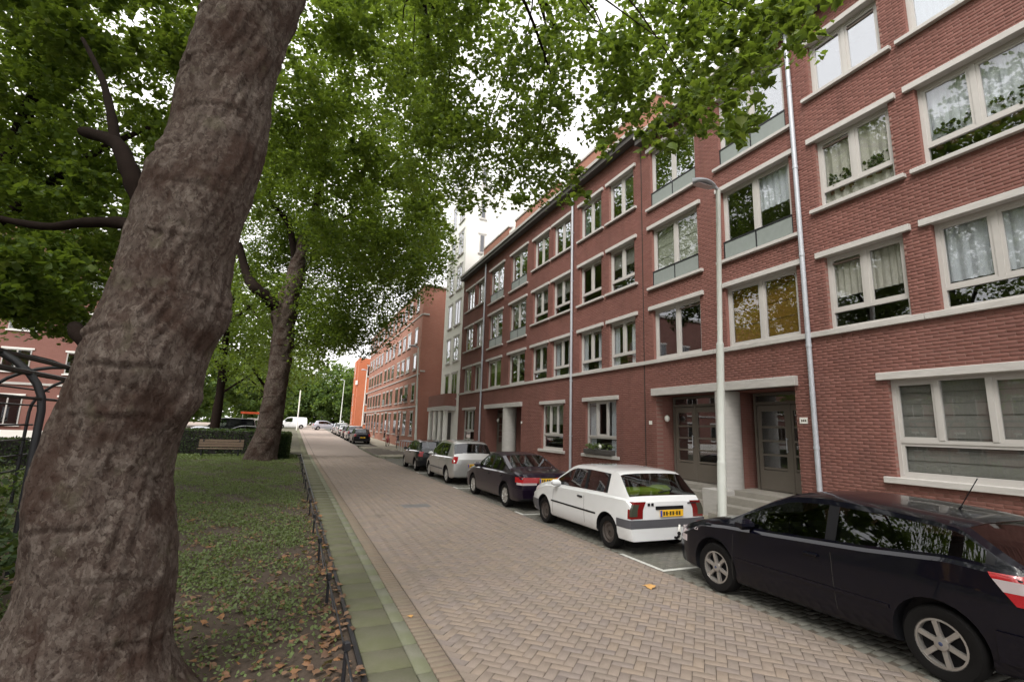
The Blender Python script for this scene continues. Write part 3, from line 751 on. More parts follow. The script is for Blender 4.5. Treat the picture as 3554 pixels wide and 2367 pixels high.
# ------------------------------------------------------------------ other buildings
def block(name, label, cat, x0, x1, y0, y1, z0, z1, mf, ms):
    """plain block: street faces (x) and cross faces (y) with their own bond; returns its empty"""
    r = empty(name, ((x0+x1)/2, (y0+y1)/2, z0)); tag(r, label, cat)
    inv = Matrix.Translation((-(x0+x1)/2, -(y0+y1)/2, -z0))
    def put(mb, nm, mats, parent=r, smooth=None):
        o = mb.build(nm, mats, None, smooth); o.parent = parent
        if parent is r: o.matrix_parent_inverse = inv
        return o
    b = MB(); b.add([(x0,y0,z0),(x1,y0,z0),(x1,y1,z0),(x0,y1,z0),(x0,y0,z1),(x1,y0,z1),(x1,y1,z1),(x0,y1,z1)], [(0,1,5,4),(2,3,7,6),(1,2,6,5),(3,0,4,7),(4,5,6,7)])
    b.mi = [1, 1, 0, 0, 0]; put(b, 'wall', [mf, ms])
    return r, put
def set_window(put, axis, at, out, a0, a1, z0, z1, mfr, mull=1, lintel=None, rail=False):
    """window on a face: axis 'x' = face of constant x (a along y), 'y' = face of constant y (a along x); out = outward sign"""
    def bx(mb, d0, d1, p, q, r0, r1):
        lo, hi = at+out*d0, at+out*d1
        if axis == 'x': mb.box(lo, hi, p, q, r0, r1)
        else: mb.box(p, q, lo, hi, r0, r1)
    f = MB(); k = .07
    for (p, q, r0, r1) in ((a0, a0+k, z0, z1), (a1-k, a1, z0, z1), (a0+k, a1-k, z1-k, z1), (a0+k, a1-k, z0, z0+k)): bx(f, .004, .03, p, q, r0, r1)
    for i in range(mull): m = a0+(a1-a0)*(i+1)/(mull+1); bx(f, .004, .03, m-.04, m+.04, z0+k, z1-k)
    w = put(f, 'window', mfr)
    g_ = MB(); bx(g_, .006, .012, a0+k, a1-k, z0+k, z1-k); o = g_.build('pane', MT['glass_dark']); o.parent = w
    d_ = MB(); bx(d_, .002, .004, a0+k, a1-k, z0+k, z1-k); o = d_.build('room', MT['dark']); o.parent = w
    s_ = MB(); bx(s_, .002, .09, a0-.1, a1+.1, z0-.09, z0-.003); o = s_.build('window_sill', lintel or MT['stone']); o.parent = w
    l_ = MB(); bx(l_, .002, .05, a0-.12, a1+.12, z1+.003, z1+.12); o = l_.build('lintel', lintel or MT['stone']); o.parent = w
    if rail:
        q = MB(); bx(q, .05, .07, a0, a1, z0+.05, z0+.65); o = q.build('railing_panel', MT['rail_panel']); o.parent = w
    return w
MT['glass_dark'] = glass('window_glass_far', (.5,.5,.5), .12)
# white block rising behind the brick house
r, put = block('white_apartment_block', 'tall white rendered block rising behind the end of the brick house', 'apartment building', XF, 19.0, 32.02, 36.6, -.1, 19.6, MT['white_wall'], MT['white_wall'])
for k in range(7):
    z = 4.05+2.62*k
    set_window(put, 'x', XF, -1, 34.55, 35.45, z, z+1.75, MT['frame'], 0); set_window(put, 'x', XF, -1, 32.55, 33.75, z, z+1.75, MT['frame'], 1)
    if k > 3: set_window(put, 'y', 32.02, -1, 11.1, 11.5, z-.05, z+1.35, MT['frame'], 0)
# brown porch on white columns at its foot
b = MB(); n = 10
P = [(9.45, 37.6), (9.45, 33.6)] + [(9.45+.65*(1-math.cos(t*PI/2/n)), 33.6-1.1*math.sin(t*PI/2/n)) for t in range(n+1)] + [(10.1, 37.6)]
b.add([(x, y, 3.52) for x, y in P] + [(x, y, 4.36) for x, y in P], [tuple(range(len(P)))[::-1], tuple(range(len(P), 2*len(P)))] + [(i, (i+1) % len(P), len(P)+(i+1) % len(P), len(P)+i) for i in range(len(P))])
put(b, 'porch_fascia', MT['brick_wall'])
b = MB(); b.box(9.40, 10.09, 32.6, 37.65, 3.22, 3.515); put(b, 'porch_lintel', MT['stone'])
for y in (37.3, 35.9, 34.6, 33.3):
    b = MB(); b.lathe([(.17, 0), (.17, 3.12)], 14, (9.62, y, .1), cap=True); put(b, 'column', MT['white_wall'], smooth=40)
b = MB(); b.box(XF-.03, XF-.01, 33.5, 37.2, .3, 3.1); put(b, 'entrance_glazing', MT['cornice_dark'])
# far red brick house with its plain end wall
X2 = 9.0
r, put = block('apartment_building', 'brown-red brick apartment house beyond the white block, with a blank end wall', 'apartment building', X2, 15, 39.4, 69.5, -.3, 13.6, MT['brick_far'], MT['brick_far_x'])
fl = [(1.3, 3.2), (4.15, 5.5), (6.75, 8.0), (8.95, 10.2), (11.75, 13.0)]
yc = [41.2, 44.0, 46.2, 48.4, 51.4, 53.6, 55.8, 58.8, 61.0, 63.2, 65.6, 67.8]
for k, (z0, z1) in enumerate(fl):
    for i, y in enumerate(yc):
        dzz = gz(y)*.5
        if k == 0 and i in (2, 5, 8): set_window(put, 'x', X2, -1, y-.55, y+.55, z0-.75+dzz, z1+dzz, MT['frame_brown'], 0); continue
        set_window(put, 'x', X2, -1, y-(.62 if i else .5), y+(.62 if i else .5), z0+dzz*.3, z1+dzz*.3, MT['frame_brown'] if i > 1 else MT['frame'], 1 if i else 0, rail=(k == 1 and i in (1, 6)))
for z in (3.62, 6.2, 11.15): b = MB(); b.box(X2-.06, X2+.05, 39.35, 69.5, z, z+.09); put(b, 'string_course', MT['stone'])
b = MB(); b.box(X2-.1, 15.1, 39.3, 69.6, 13.6, 13.75); put(b, 'roof_edge', MT['stone'])
for (z, x) in ((11.15, X2+.55), (6.43, X2+.45)): b = MB(); b.box(X2+.06, x, 39.3, 39.39, z, z+.12); put(b, 'wall_ledge', MT['stone'])
# orange brick tower at the far end
r, put = block('brick_tower', 'slim bright orange brick tower at the far end of the right side', 'tower', 8.35, 13, 76.5, 82.5, 0, 11.9, MT['brick_orange'], MT['brick_orange_x'])
b = MB(); b.box(8.2, 8.34, 78.2, 79.4, 0, 11.6); put(b, 'pilaster', MT['brick_orange'])
b = MB(); b.box(8.15, 8.33, 76.4, 77.6, 7.9, 8.5); put(b, 'balcony', MT['white_wall'])
for z in (2.2, 5, 9.2): set_window(put, 'x', 8.35, -1, 80.2, 81.2, z, z+1.6, MT['frame'], 0); set_window(put, 'y', 76.5, -1, 9.6, 10.6, z, z+1.6, MT['frame'], 0)
# pale house peeping over the far trees
# red brick house across the garden on the left
r, put = block('brick_house', 'red brick house behind the black pergola at the left edge', 'house', -46, -13.2, 45.0, 55, -.2, 15.5, MT['brick_wall'], MT['brick_wall_x'])
for k, z in enumerate((1.35, 5.0, 7.9, 10.8)):
    for i in range(9):
        x = -44+i*3.5
        if k == 0 and i % 3 == 1: set_window(put, 'y', 45.0, -1, x-.6, x+.6, .5, 3.4, MT['frame_brown'], 0, MT['white_wall'])
        set_window(put, 'y', 45.0, -1, x+.75, x+2.3, z, z+(2.0 if k == 0 else 1.55), MT['frame'], 1, MT['white_wall'])
for z in (4.1,): b = MB(); b.box(-46, -13.15, 44.93, 45, z, z+.16); put(b, 'string_course', MT['stone'])
b = MB(); b.box(-46.1, -13.1, 44.85, 55.1, 15.5, 15.75); put(b, 'roof_edge', MT['stone'])
b = MB(); b.box(-46, -13, 43.2, 43.35, 0, 1.05); o = b.build('garden_wall', MT['white_wall']); tag(o, 'low white wall in front of the red house at the left edge', 'wall')

r, put = block('brick_house', 'row of red brick houses across the garden, left of the frame', 'house', -48, -36, -25, 40, -.2, 13.5, MT['brick_wall'], MT['brick_wall_x'])
for z in (1.2, 4.4, 7.3, 10.2):
    for y in np.arange(-22, 38, 4.2): set_window(put, 'x', -36, 1, y, y+1.8, z, z+1.7, MT['frame'], 1)
# ------------------------------------------------------------------ foliage
def lobed(n=5):
    """plane-tree leaf outline, unit size, in the xy plane, stalk at the origin"""
    pts = [(0, 0), (.22, .02), (.30, .16), (.52, .16), (.40, .36), (.36, .46), (.20, .62), (.12, .66), (0, 1.0)]
    right = [(x, y) for x, y in pts]; left = [(-x, y) for x, y in pts[1:-1]][::-1]
    P = right + left; V = [(x, y, -.22*abs(x) - .12*y*y) for x, y in P] + [(0, .42, .02)]
    k = len(P); F = [(i, (i+1) % k, k) for i in range(k)]
    return np.array(V) - np.array([0, .42, 0]), np.array(F)
LOB = lobed()
SIMPLE = (np.array([(0, -.5, 0), (.42, -.05, -.10), (.2, .32, -.08), (0, .55, -.06), (-.2, .32, -.08), (-.42, -.05, -.10)]), np.array([(0, 1, 2), (0, 2, 3), (0, 3, 4), (0, 4, 5)]))
def leaves(name, P, size, mat, parent, tmpl, tilt=.7, down=0.0):
    """one leaf at each point, mostly level and turned at random"""
    n = len(P); TV, TF = tmpl
    az = rng.uniform(0, 2*PI, n); ti = rng.normal(down, tilt, n); rl = rng.normal(0, tilt*.7, n)
    ca, sa, ct, st, cr, sr = np.cos(az), np.sin(az), np.cos(ti), np.sin(ti), np.cos(rl), np.sin(rl)
    sz = size*rng.uniform(.65, 1.2, n)
    X, Y, Zc = TV[:, 0][None]*sz[:, None], TV[:, 1][None]*sz[:, None], TV[:, 2][None]*sz[:, None]
    x1 = X*cr[:, None] + Zc*sr[:, None]; z1 = -X*sr[:, None] + Zc*cr[:, None]           # roll
    y2 = Y*ct[:, None] - z1*st[:, None]; z2 = Y*st[:, None] + z1*ct[:, None]            # tilt
    x3 = x1*ca[:, None] - y2*sa[:, None]; y3 = x1*sa[:, None] + y2*ca[:, None]
    V = np.stack([x3+P[:, 0:1], y3+P[:, 1:2], z2+P[:, 2:3]], -1).reshape(-1, 3)
    F = (TF[None] + (np.arange(n)*len(TV))[:, None, None]).reshape(-1, TF.shape[1])
    return link(name, np_mesh(name, V, F, mat), parent)
def clump_points(C, R, N, squash=.7):
    """points spread through clumps; twigs inside every clump keep the leaves in sprays"""
    out = []
    for c, r, n in zip(C, R, N):
        m = max(3, int(n/9)); d = rng.normal(size=(m, 3)); d /= np.linalg.norm(d, axis=1)[:, None]; d[:, 2] *= squash
        tip = c + d*(r*rng.uniform(.35, 1.0, m)**.6)[:, None]
        k = rng.integers(0, m, int(n)); out.append(tip[k] + rng.normal(0, r*.14, (int(n), 3)))
    return np.concatenate(out)
def unproj(fx, fy, depth):
    """world point seen at picture fraction (fx, fy) of a 2354 x 1568 frame at a distance along the street"""
    a = (fx-1177)/1177/0.96292; b = -(fy-784)/1177/0.96292
    d = rgt*a + upv*b + fwd; t = depth/np.linalg.norm(d)
    return np.array([0, 0, CAM_H]) + d*t
def in_poly(x, y, P):
    c = False; j = len(P)-1
    for i in range(len(P)):
        if (P[i][1] > y) != (P[j][1] > y) and x < (P[j][0]-P[i][0])*(y-P[i][1])/(P[j][1]-P[i][1])+P[i][0]: c = not c
        j = i
    return c
def scatter(poly, n, depth, seed):
    r = random.Random(seed); xs = [p[0] for p in poly]; ys = [p[1] for p in poly]; out = []
    while len(out) < n:
        x, y = r.uniform(min(xs), max(xs)), r.uniform(min(ys), max(ys))
        if in_poly(x, y, poly): out.append(unproj(x, y, depth(x, y, r)))
    return np.array(out)

def trunk_mesh(name, axis, parent, n=72, dz=.035, amp=.02, bulges=(), rings=(), seed=1, mat='bark', fine=.0012, flakes=260):
    """axis: list of (z, x, y, r); swollen rings, burls and flutes are modelled"""
    A = np.array(axis); zs = np.arange(A[0, 0], A[-1, 0], dz)
    X, Y, R = (np.interp(zs, A[:, 0], A[:, i]) for i in (1, 2, 3))
    k = np.ones(9)/9
    def sm(v): return np.convolve(np.pad(v, 4, 'edge'), k, 'valid')
    X, Y, R = sm(X), sm(Y), sm(R)
    rs = np.random.default_rng(seed); th = np.linspace(0, 2*PI, n, endpoint=False)
    TH, ZZ = np.meshgrid(th, zs); D = np.zeros_like(TH)
    for _ in range(26):
        f = rs.integers(1, 9); kz = rs.uniform(.5, 7); D += amp*rs.normal()/(1+.25*f)*np.sin(f*TH+rs.uniform(0, 6)+kz*ZZ*rs.choice((-1, 1)))
    for z0, wz, a, t0, wt in rings:                     # wrinkles: a groove with a lip above it, not all the way round
        zc = z0+.06*np.sin(TH*2+t0)+.02*np.sin(5*TH); w = np.exp(-((np.angle(np.exp(1j*(TH-t0))))/wt)**2)
        D += w*a*(np.exp(-((ZZ-zc-.05)/wz)**2) - 1.3*np.exp(-((ZZ-zc)/(wz*.5))**2))
    for z0, t0, wz, wt, a in bulges:
        D += a*np.exp(-((ZZ-z0)/wz)**2 - (np.angle(np.exp(1j*(TH-t0)))/wt)**2)
    for _ in range(60):
        D += fine*rs.normal()*np.sin(rs.integers(6, 34)*TH+rs.uniform(0, 6)+rs.uniform(4, 26)*rs.choice((-1, 1))*ZZ)
    for _ in range(flakes):                             # flakes of bark with their own edges
        z0, t0 = rs.uniform(zs[0], zs[-1]), rs.uniform(-PI, PI); a_, b_, h_ = rs.uniform(.03, .10), rs.uniform(.05, .16), rs.uniform(-.007, .007)
        k0, k1 = np.searchsorted(zs, (z0-2*a_, z0+2*a_))
        dth = np.abs((th-t0+PI) % (2*PI)-PI); js = np.where(dth < 2*b_)[0]
        if k1 > k0 and len(js): D[k0:k1, js] += h_/(1+np.exp(np.clip((((zs[k0:k1, None]-z0)/a_)**2+(dth[None, js]/b_)**2-1)*6, -30, 30)))
    Rr = R[:, None] + D
    V = np.stack([X[:, None]+Rr*np.cos(TH), Y[:, None]+Rr*np.sin(TH), ZZ], -1).reshape(-1, 3)
    m = len(zs); i = np.arange(m-1)[:, None]*n; j = np.arange(n)[None]
    F = np.stack([i+j, i+(j+1) % n, i+n+(j+1) % n, i+n+j], -1).reshape(-1, 4)
    return link(name, np_mesh(name, V, F, MT[mat], True), parent)
def limb(b, pts, r0, r1, n=10):
    """knobbly tapering limb through points"""
    P = [Vector(p) for p in pts]; Q = []
    for i in range(len(P)-1):
        p0, p1, p2, p3 = P[max(i-1, 0)], P[i], P[i+1], P[min(i+2, len(P)-1)]
        for t in np.linspace(0, 1, 5, endpoint=False):
            Q.append(.5*((2*p1)+(p2-p0)*t+(2*p0-5*p1+4*p2-p3)*t*t+(3*p1-p0-3*p2+p3)*t**3))
    Q.append(P[-1]); L = len(Q)-1
    b.tube(Q, [(r0+(r1-r0)*i/L)*(1+.08*math.sin(i*2.1)) for i in range(L+1)], n)

# --- the great plane tree in front
t1 = empty('plane_tree'); tag(t1, 'huge plane tree with a thick flaking trunk, nearest, at the left front', 'tree', 'street plane trees')
ax1 = [(-.1, -1.08, 4.9, .80), (.05, -1.09, 4.9, .68), (.17, -1.11, 4.9, .60), (.37, -1.16, 4.9, .545), (.67, -1.195, 4.9, .515), (.98, -1.2, 4.9, .505), (1.3, -1.21, 4.9, .49), (1.62, -1.225, 4.9, .47), (1.96, -1.215, 4.9, .455),
       (2.3, -1.155, 4.9, .465), (2.67, -1.115, 4.9, .46), (3.05, -1.02, 4.9, .46), (3.45, -1.0, 4.92, .445), (4.29, -.88, 4.95, .435), (5.19, -.83, 5.0, .42), (6.18, -.74, 5.05, .42), (7.0, -.60, 5.1, .40), (7.8, -.5, 5.2, .33)]
ax1 = [(z, x-.035, y, r-.035) for z, x, y, r in ax1]
rg = [(z, random.uniform(.022, .04), random.uniform(.008, .019), random.uniform(-2.8, -.4), random.uniform(.4, 1.0)) for z in (.55, .95, 1.28, 1.7, 2.05, 2.42, 2.75, 3.1, 3.5, 3.95, 4.4, 4.75, 5.3, 5.9, 6.5)]
trunk_mesh('trunk', ax1, t1, 200, .018, .007, [(2.2, -.35, .16, .35, .065), (2.95, -.25, .20, .4, .08), (3.3, -2.2, .3, .5, .04), (1.4, -2.3, .3, .5, .05), (.35, -2.4, .4, .5, .08), (.2, -.6, .35, .5, .06), (4.2, -2.6, .25, .4, .04), (2.6, -1.5, .3, .5, .025)], rg, 3, 'bark', .0008, 1500)
def U(x, y, d): return tuple(unproj(x, y, d))
lb = MB()
limb(lb, [(-1.25, 5.1, 3.75), U(322, 450, 5.6), U(295, 385, 5.8), U(265, 328, 6.2), U(190, 303, 6.8)], .10, .05)
limb(lb, [U(265, 328, 6.2), U(255, 260, 6.6), U(232, 175, 7.2), U(190, 90, 8)], .05, .02)
limb(lb, [(-1.3, 5.1, 3.4), U(305, 522, 6.0), U(200, 512, 6.6), U(100, 521, 7.2), U(-60, 490, 8.2)], .07, .03)
limb(lb, [(-1.4, 5.0, 2.6), U(190, 775, 5.4), U(172, 752, 5.6)], .09, .05)
limb(lb, [(-.6, 5.1, 7.2), (.4, 5.4, 8.8), (1.8, 6.4, 10.2), (3.4, 7.6, 11.0), (4.8, 9.0, 11.4)], .24, .05)
limb(lb, [(.4, 5.4, 8.8), (1.0, 7.6, 10.6), (1.8, 10.0, 12.0), (2.6, 12.6, 12.6)], .14, .04)
limb(lb, [(-.5, 5.2, 7.7), (-1.4, 6.6, 9.6), (-2.8, 8.4, 11.5)], .22, .06)
limb(lb, [(-.5, 5.2, 7.7), (.1, 4.4, 9.8), (.6, 3.6, 12)], .22, .07)
limb(lb, [(1.8, 6.4, 10.2), (3.2, 7.2, 9.8), (4.6, 8.4, 9.0)], .05, .012)
pA = [(1000, -60), (1400, -60), (1900, -90), (1868, 40), (1780, 140), (1690, 190), (1700, 260), (1670, 305), (1600, 270), (1540, 305), (1480, 300), (1440, 260), (1390, 310), (1340, 380), (1310, 430), (1215, 430), (1110, 450), (1000, 450), (900, 440), (900, -60)]
def dA(x, y, r): return 8.0 + 5.5*max(0, (1650-x)/650) + r.uniform(-.8, 3.0)
cA = np.concatenate([scatter(pA, 185, dA, 5), scatter([(1000, 250), (1340, 300), (1320, 430), (1215, 450), (1110, 470), (1000, 475)], 34, lambda x, y, r: r.uniform(11, 17), 44)])
dist = np.linalg.norm(cA - np.array([0, 0, CAM_H]), axis=1)
RA = .043*dist + .04; NA = np.where(dist > 11, 130, 96)
P = clump_points(cA, RA, NA, .75)
anc = [Vector(q) for q in ((1.8, 6.4, 10.2), (3.4, 7.6, 11.0), (4.8, 9.0, 11.4), (1.0, 7.6, 10.6), (1.8, 10.0, 12.0))]
for c in cA[::9]:
    e_ = Vector(c); a_ = min(anc, key=lambda q: (q-e_).length); m_ = (a_+e_)/2 + Vector((random.uniform(-.4, .4), random.uniform(-.4, .4), .5)); limb(lb, [a_, m_, e_], .03, .006, 5)
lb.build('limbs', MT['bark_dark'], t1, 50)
# hanging tips in front of the facade
tips = [(1690, 318, 6.6), (1664, 286, 6.7), (1612, 292, 6.9), (1700, 255, 6.6), (1532, 326, 7.2), (1478, 334, 7.4), (1395, 345, 7.8), (1338, 440, 8.2), (1328, 465, 8.2), (1352, 400, 8.0), (1212, 460, 9), (1180, 440, 9), (1062, 478, 10), (1098, 462, 10), (1880, 20, 6.2), (1840, 60, 6.2), (1800, 110, 6.3), (1730, 170, 6.4)]
cT = np.array([unproj(*t) for t in tips]); P = np.concatenate([P, clump_points(cT, np.full(len(cT), .22), np.full(len(cT), 13), .9)])
leaves('crown', P, np.where(np.arange(len(P)) < len(P)-len(cT)*13, .115, .15), MT['leaf'], t1, LOB, .65, -.25)
# upper crown, above the picture
up = []
while len(up) < 60:
    q = rng.normal(size=3); q /= np.linalg.norm(q); q = np.array([-2.6, 6.5, 11.8]) + q*np.array([4.6, 5.4, 3.6])*rng.uniform(.4, 1)**.5
    x, y, d = proj(q[None]); 
    if d[0] < .5 or y[0]*1177 > 784+170 or abs(x[0]) > 1.3: up.append(q)
up = np.array(up); leaves('upper_crown', clump_points(up, np.full(len(up), 1.05), np.full(len(up), 95)), .19, MT['leaf'], t1, SIMPLE, .6)

# --- the second plane tree by the bench
t2 = empty('plane_tree', (0, 0, 0)); tag(t2, 'forked plane tree beside the bench and hedge, second along the kerb', 'tree', 'street plane trees')
trunk_mesh('trunk', [(-.1, -1.4, 31, .95), (.1, -1.36, 31, .82), (1.35, -1.2, 31, .66), (2.55, -1.09, 31, .60), (5, -.98, 31, .57), (7.5, -.96, 31, .57), (8.6, -.92, 31, .60), (9.4, -.88, 31, .55), (10.3, -.72, 31, .50), (11.5, -.62, 31.1, .42), (13.2, -.4, 31.2, .34)], t2, 64, .05, .010,
           [(8.3, 2.9, .6, .6, .25), (4, -1, .4, .5, .05), (.3, -2.6, .5, .5, .15)], [(z, .06, .03, random.uniform(-2.6, -.5), .9) for z in (.9, 1.7, 2.6, 3.4, 4.4, 5.5, 6.3)], 8)
lb = MB()
limb(lb, [(-1.1, 31, 8.4), (-1.9, 30.9, 9.0), (-2.7, 30.8, 9.6), U(568, 632, 33), U(548, 560, 34)], .42, .2)
limb(lb, [(-.7, 31, 11), U(665, 520, 33), U(628, 470, 33), U(612, 425, 33)], .2, .1)
limb(lb, [(-.5, 31.2, 12.5), U(720, 500, 33), U(745, 380, 33), U(760, 250, 34)], .3, .1)
limb(lb, [(-.4, 31.2, 13), (2, 30, 14.6), (4.5, 29.5, 15.6)], .2, .06)
limb(lb, [(.2, 30.4, 12), (2, 28.6, 13), (4, 26.8, 13.2)], .15, .05)
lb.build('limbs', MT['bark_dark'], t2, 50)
pB = [(560, -60), (1010, -60), (1010, 480), (1015, 590), (995, 640), (925, 700), (885, 765), (820, 780), (770, 800), (700, 845), (640, 860), (505, 840), (535, 640), (590, 480), (560, 200)]
def dB(x, y, r):
    if y > 640: return r.uniform(30, 44)
    if 545 < x < 730 and y > 470: return r.uniform(33.5, 40)
    return r.uniform(18, 34)
cB = np.concatenate([scatter(pB, 350, dB, 9), scatter([(520, 430), (720, 430), (720, 640), (520, 640)], 44, lambda x, y, r: r.uniform(34, 42), 77), scatter([(590, 330), (760, 330), (740, 470), (570, 480)], 26, lambda x, y, r: r.uniform(33, 40), 12)])
cB = np.concatenate([cB, scatter([(690, 500), (1005, 480), (1010, 600), (925, 690), (820, 770), (700, 830), (640, 840), (690, 640)], 150, lambda x, y, r: r.uniform(27, 42), 33)])
edge = [(1012, 600), (1000, 560), (985, 520), (960, 490), (1005, 640), (960, 680), (925, 715), (900, 745), (880, 775), (850, 790), (830, 800)]
cB = np.concatenate([cB, np.array([unproj(x, y, 29) for x, y in edge])])
dist = np.linalg.norm(cB - np.array([0, 0, CAM_H]), axis=1); RB = .034*dist + .1
P = clump_points(cB, RB, np.full(len(cB), 250), .7)
leaves('crown', P, .165, MT['leaf'], t2, SIMPLE, .6)
top_ = np.array([[rng.uniform(-6, 6), rng.uniform(25, 37), rng.uniform(16, 21)] for _ in range(60)])
leaves('upper_crown', clump_points(top_, np.full(60, 1.5), np.full(60, 90)), .25, MT['leaf'], t2, SIMPLE, .6)

# --- trees of the garden on the left
t3 = empty('garden_tree'); tag(t3, 'leafy garden tree over the black pergola at the left edge, airy at the top', 'tree')
tm = MB(); limb(tm, [(-7.6, 15, 0), (-7.5, 15, 3), (-7.3, 15.2, 6), (-7.0, 15.4, 9), (-6.8, 15.6, 12)], .3, .1); limb(tm, [(-7.3, 15.2, 6), (-5.5, 15, 8.5), (-4, 15, 10)], .14, .04); limb(tm, [(-7.4, 15.1, 5), (-9, 16, 7.5), (-10.5, 17, 9)], .14, .04)
tm.build('trunk', MT['bark_dark'], t3, 50)
pC = [(-60, -60), (560, -60), (520, 100), (430, 300), (330, 520), (240, 640), (165, 745), (105, 735), (60, 690), (-10, 690), (-60, 680)]
def dC(x, y, r): return r.uniform(13, 26)
cC = np.concatenate([scatter(pC, 300, dC, 21), scatter([(50, 590), (200, 590), (185, 740), (110, 770), (60, 735), (-30, 690), (-40, 600)], 34, lambda x, y, r: r.uniform(11, 18), 4)])
keep = []
for c in cC:
    x, y, d = proj(c[None]); X = 1177+x[0]*1177; Y = 784-y[0]*1177
    hole = (250 < X < 350 and 0 < Y < 190) or (300 < X < 520 and 150 < Y < 260) or (215 < X < 300 and 190 < Y < 320) or (-20 < X < 60 and 170 < Y < 290)
    keep.append(random.random() < (.22 if hole else 1))
cC = cC[np.array(keep)]
dist = np.linalg.norm(cC - np.array([0, 0, CAM_H]), axis=1); RC = .034*dist
leaves('crown', clump_points(cC, RC, np.full(len(cC), 185), .75), .145, MT['leaf'], t3, SIMPLE, .65)

# --- ordinary trees, far off
def far_tree(name, label, x, y, h, cr, n, mat='leaf_far', group=None, low=.25, tr=.22, leaf=.42, lean=0):
    t = empty(name, (x, y, gz(y))); tag(t, label, 'tree', group)
    b = MB(); limb(b, [(0, 0, -.1), (.1+lean*.3, 0, h*.25), (lean, .1, h*.55), (lean+.2, 0, h*.85)], tr, tr*.3)
    for k in range(5): a_ = k*1.3+x; limb(b, [(lean*.5, 0, h*(.3+.08*k)), (cr*.5*math.cos(a_), cr*.5*math.sin(a_), h*(.45+.09*k)), (cr*.85*math.cos(a_), cr*.85*math.sin(a_), h*(.52+.09*k))], tr*.45, .03, 6)
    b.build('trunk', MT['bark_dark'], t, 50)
    c = []
    while len(c) < n:
        q = rng.normal(size=3); q /= np.linalg.norm(q); q *= rng.uniform(.3, 1)**.5
        c.append((q[0]*cr, q[1]*cr, h*(low+(1-low)*.5)+q[2]*h*(1-low)*.5))
    c = np.array(c); leaves('crown', clump_points(c, np.full(n, cr*.30), np.full(n, 60)), leaf, MT[mat], t, SIMPLE, .7)
ft = [(-8.5, 47, 14, 5, 'trunk bare below', .40), (-6.8, 59, 13, 5, '', .42)]
far_tree('park_tree', 'tree with a thick dark trunk behind the bench, left of the forked plane', -5.3, 43, 15, 5.2, 90, 'leaf', 'trees around the parking court', .42, .38, .26)
far_tree('park_tree', 'slim tree trunk behind the dark van, second from the left behind the bench', -6.2, 52, 14, 5, 80, 'leaf', 'trees around the parking court', .42, .24, .26)
far_tree('street_tree', 'street tree beyond the forked plane, third along the left kerb', -2.2, 47, 15, 5.6, 110, 'leaf', 'street plane trees', .33, .32, .26)
far_tree('street_tree', 'street tree furthest along the left kerb before the white vans', -2.6, 66, 14, 5.5, 90, 'leaf', 'street plane trees', .33, .3, .3)
for i, (x, y, h, cr, lb_) in enumerate([(-16, 92, 15, 7, 'wide green tree behind the parked cars at far left of the street end'), (-7, 104, 14, 6.5, 'green tree above the orange barrier at the end of the street'), (1.5, 132, 13, 6.5, 'pale green tree straight above the white vans'),
        (9, 128, 15, 7, 'tall bluish-green tree behind the far lamp post'), (15, 122, 14, 6, 'green tree touching the orange tower on its left'), (-3, 138, 17, 7, 'tall tree closing the street end, left of the vanishing point'), (22, 140, 17, 8, 'dark green tree behind the orange tower'), (-26, 84, 14, 7, 'broad tree beyond the red house at far left')]):
    far_tree('park_tree', lb_, x, y, h, cr, 170, 'leaf_far', 'trees closing the far end of the street', .04, .3, .6)

# ------------------------------------------------------------------ hedge, bed planting
def hedge(name, label, x0, x1, y0, y1, z1):
    b = MB(); b.box(x0+.08, x1-.08, y0+.08, y1-.08, 0, z1-.08); o = b.build(name, MT['dark']); tag(o, label, 'hedge')
    n = int(900*(x1-x0+y1-y0)); F = rng.random((n, 3)); f = rng.integers(0, 4, n)
    P = np.c_[x0+(x1-x0)*F[:, 0], y0+(y1-y0)*F[:, 1], z1*F[:, 2]]
    P[f == 0, 1] = y0; P[f == 1, 2] = z1; P[f == 2, 0] = x1; P[f == 3, 0] = x0; P += rng.normal(0, .035, P.shape)
    q = leaves('foliage', P, .09, MT['leaf_dark'], o, SIMPLE, 1.0); q['kind'] = 'stuff'
hedge('hedge', 'clipped dark hedge behind the wooden bench', -7.2, -1.9, 36.0, 37.2, 1.5)
hedge('hedge', 'clipped dark hedge between the forked plane tree and the street', -.75, -.02, 31.6, 38, 1.4)
hedge('hedge', 'low dark hedge behind the black pergola at the left edge', -22, -8.2, 26, 27.2, 1.1)
# low ground cover, thin and littered near the camera
n = 230000
Q = np.c_[rng.uniform(-7.5, .70, n), 3.3 + 28*rng.random(n)**1.5]
nz = np.sin(Q[:, 0]*2.1+1)*np.sin(Q[:, 1]*1.3) + .6*np.sin(Q[:, 0]*5.3+Q[:, 1]*3.1) + .5*np.sin(Q[:, 1]*4.7-Q[:, 0]*2)
prob = np.clip((Q[:, 1]-4.5)/3.4, .08, 1)*np.clip(.75+.6*nz, .05, 1)*np.clip((.68-Q[:, 0])/.5, .12, 1)
Q = Q[rng.random(n) < prob]
P = np.c_[Q, rng.uniform(.01, .085, len(Q))]
o = leaves('ground_cover', P, .040, MT['cover'], None, SIMPLE, .75); tag(o, kind='stuff')
far_c = np.c_[rng.uniform(-14, -7.5, 9000), rng.uniform(9, 30, 9000), rng.uniform(.02, .14, 9000)]
o = leaves('lawn_grass', np.concatenate([far_c, np.c_[rng.uniform(-8, .5, 5000), rng.uniform(31.5, 36, 5000), rng.uniform(.0, .05, 5000)]]), .10, MT['cover'], None, SIMPLE, .8); tag(o, kind='stuff')
n = 4600
Q = np.c_[rng.uniform(-6.5, .72, n), 3.2 + 12*rng.random(n)**2.6]; P = np.c_[Q, rng.uniform(.012, .05, n)]
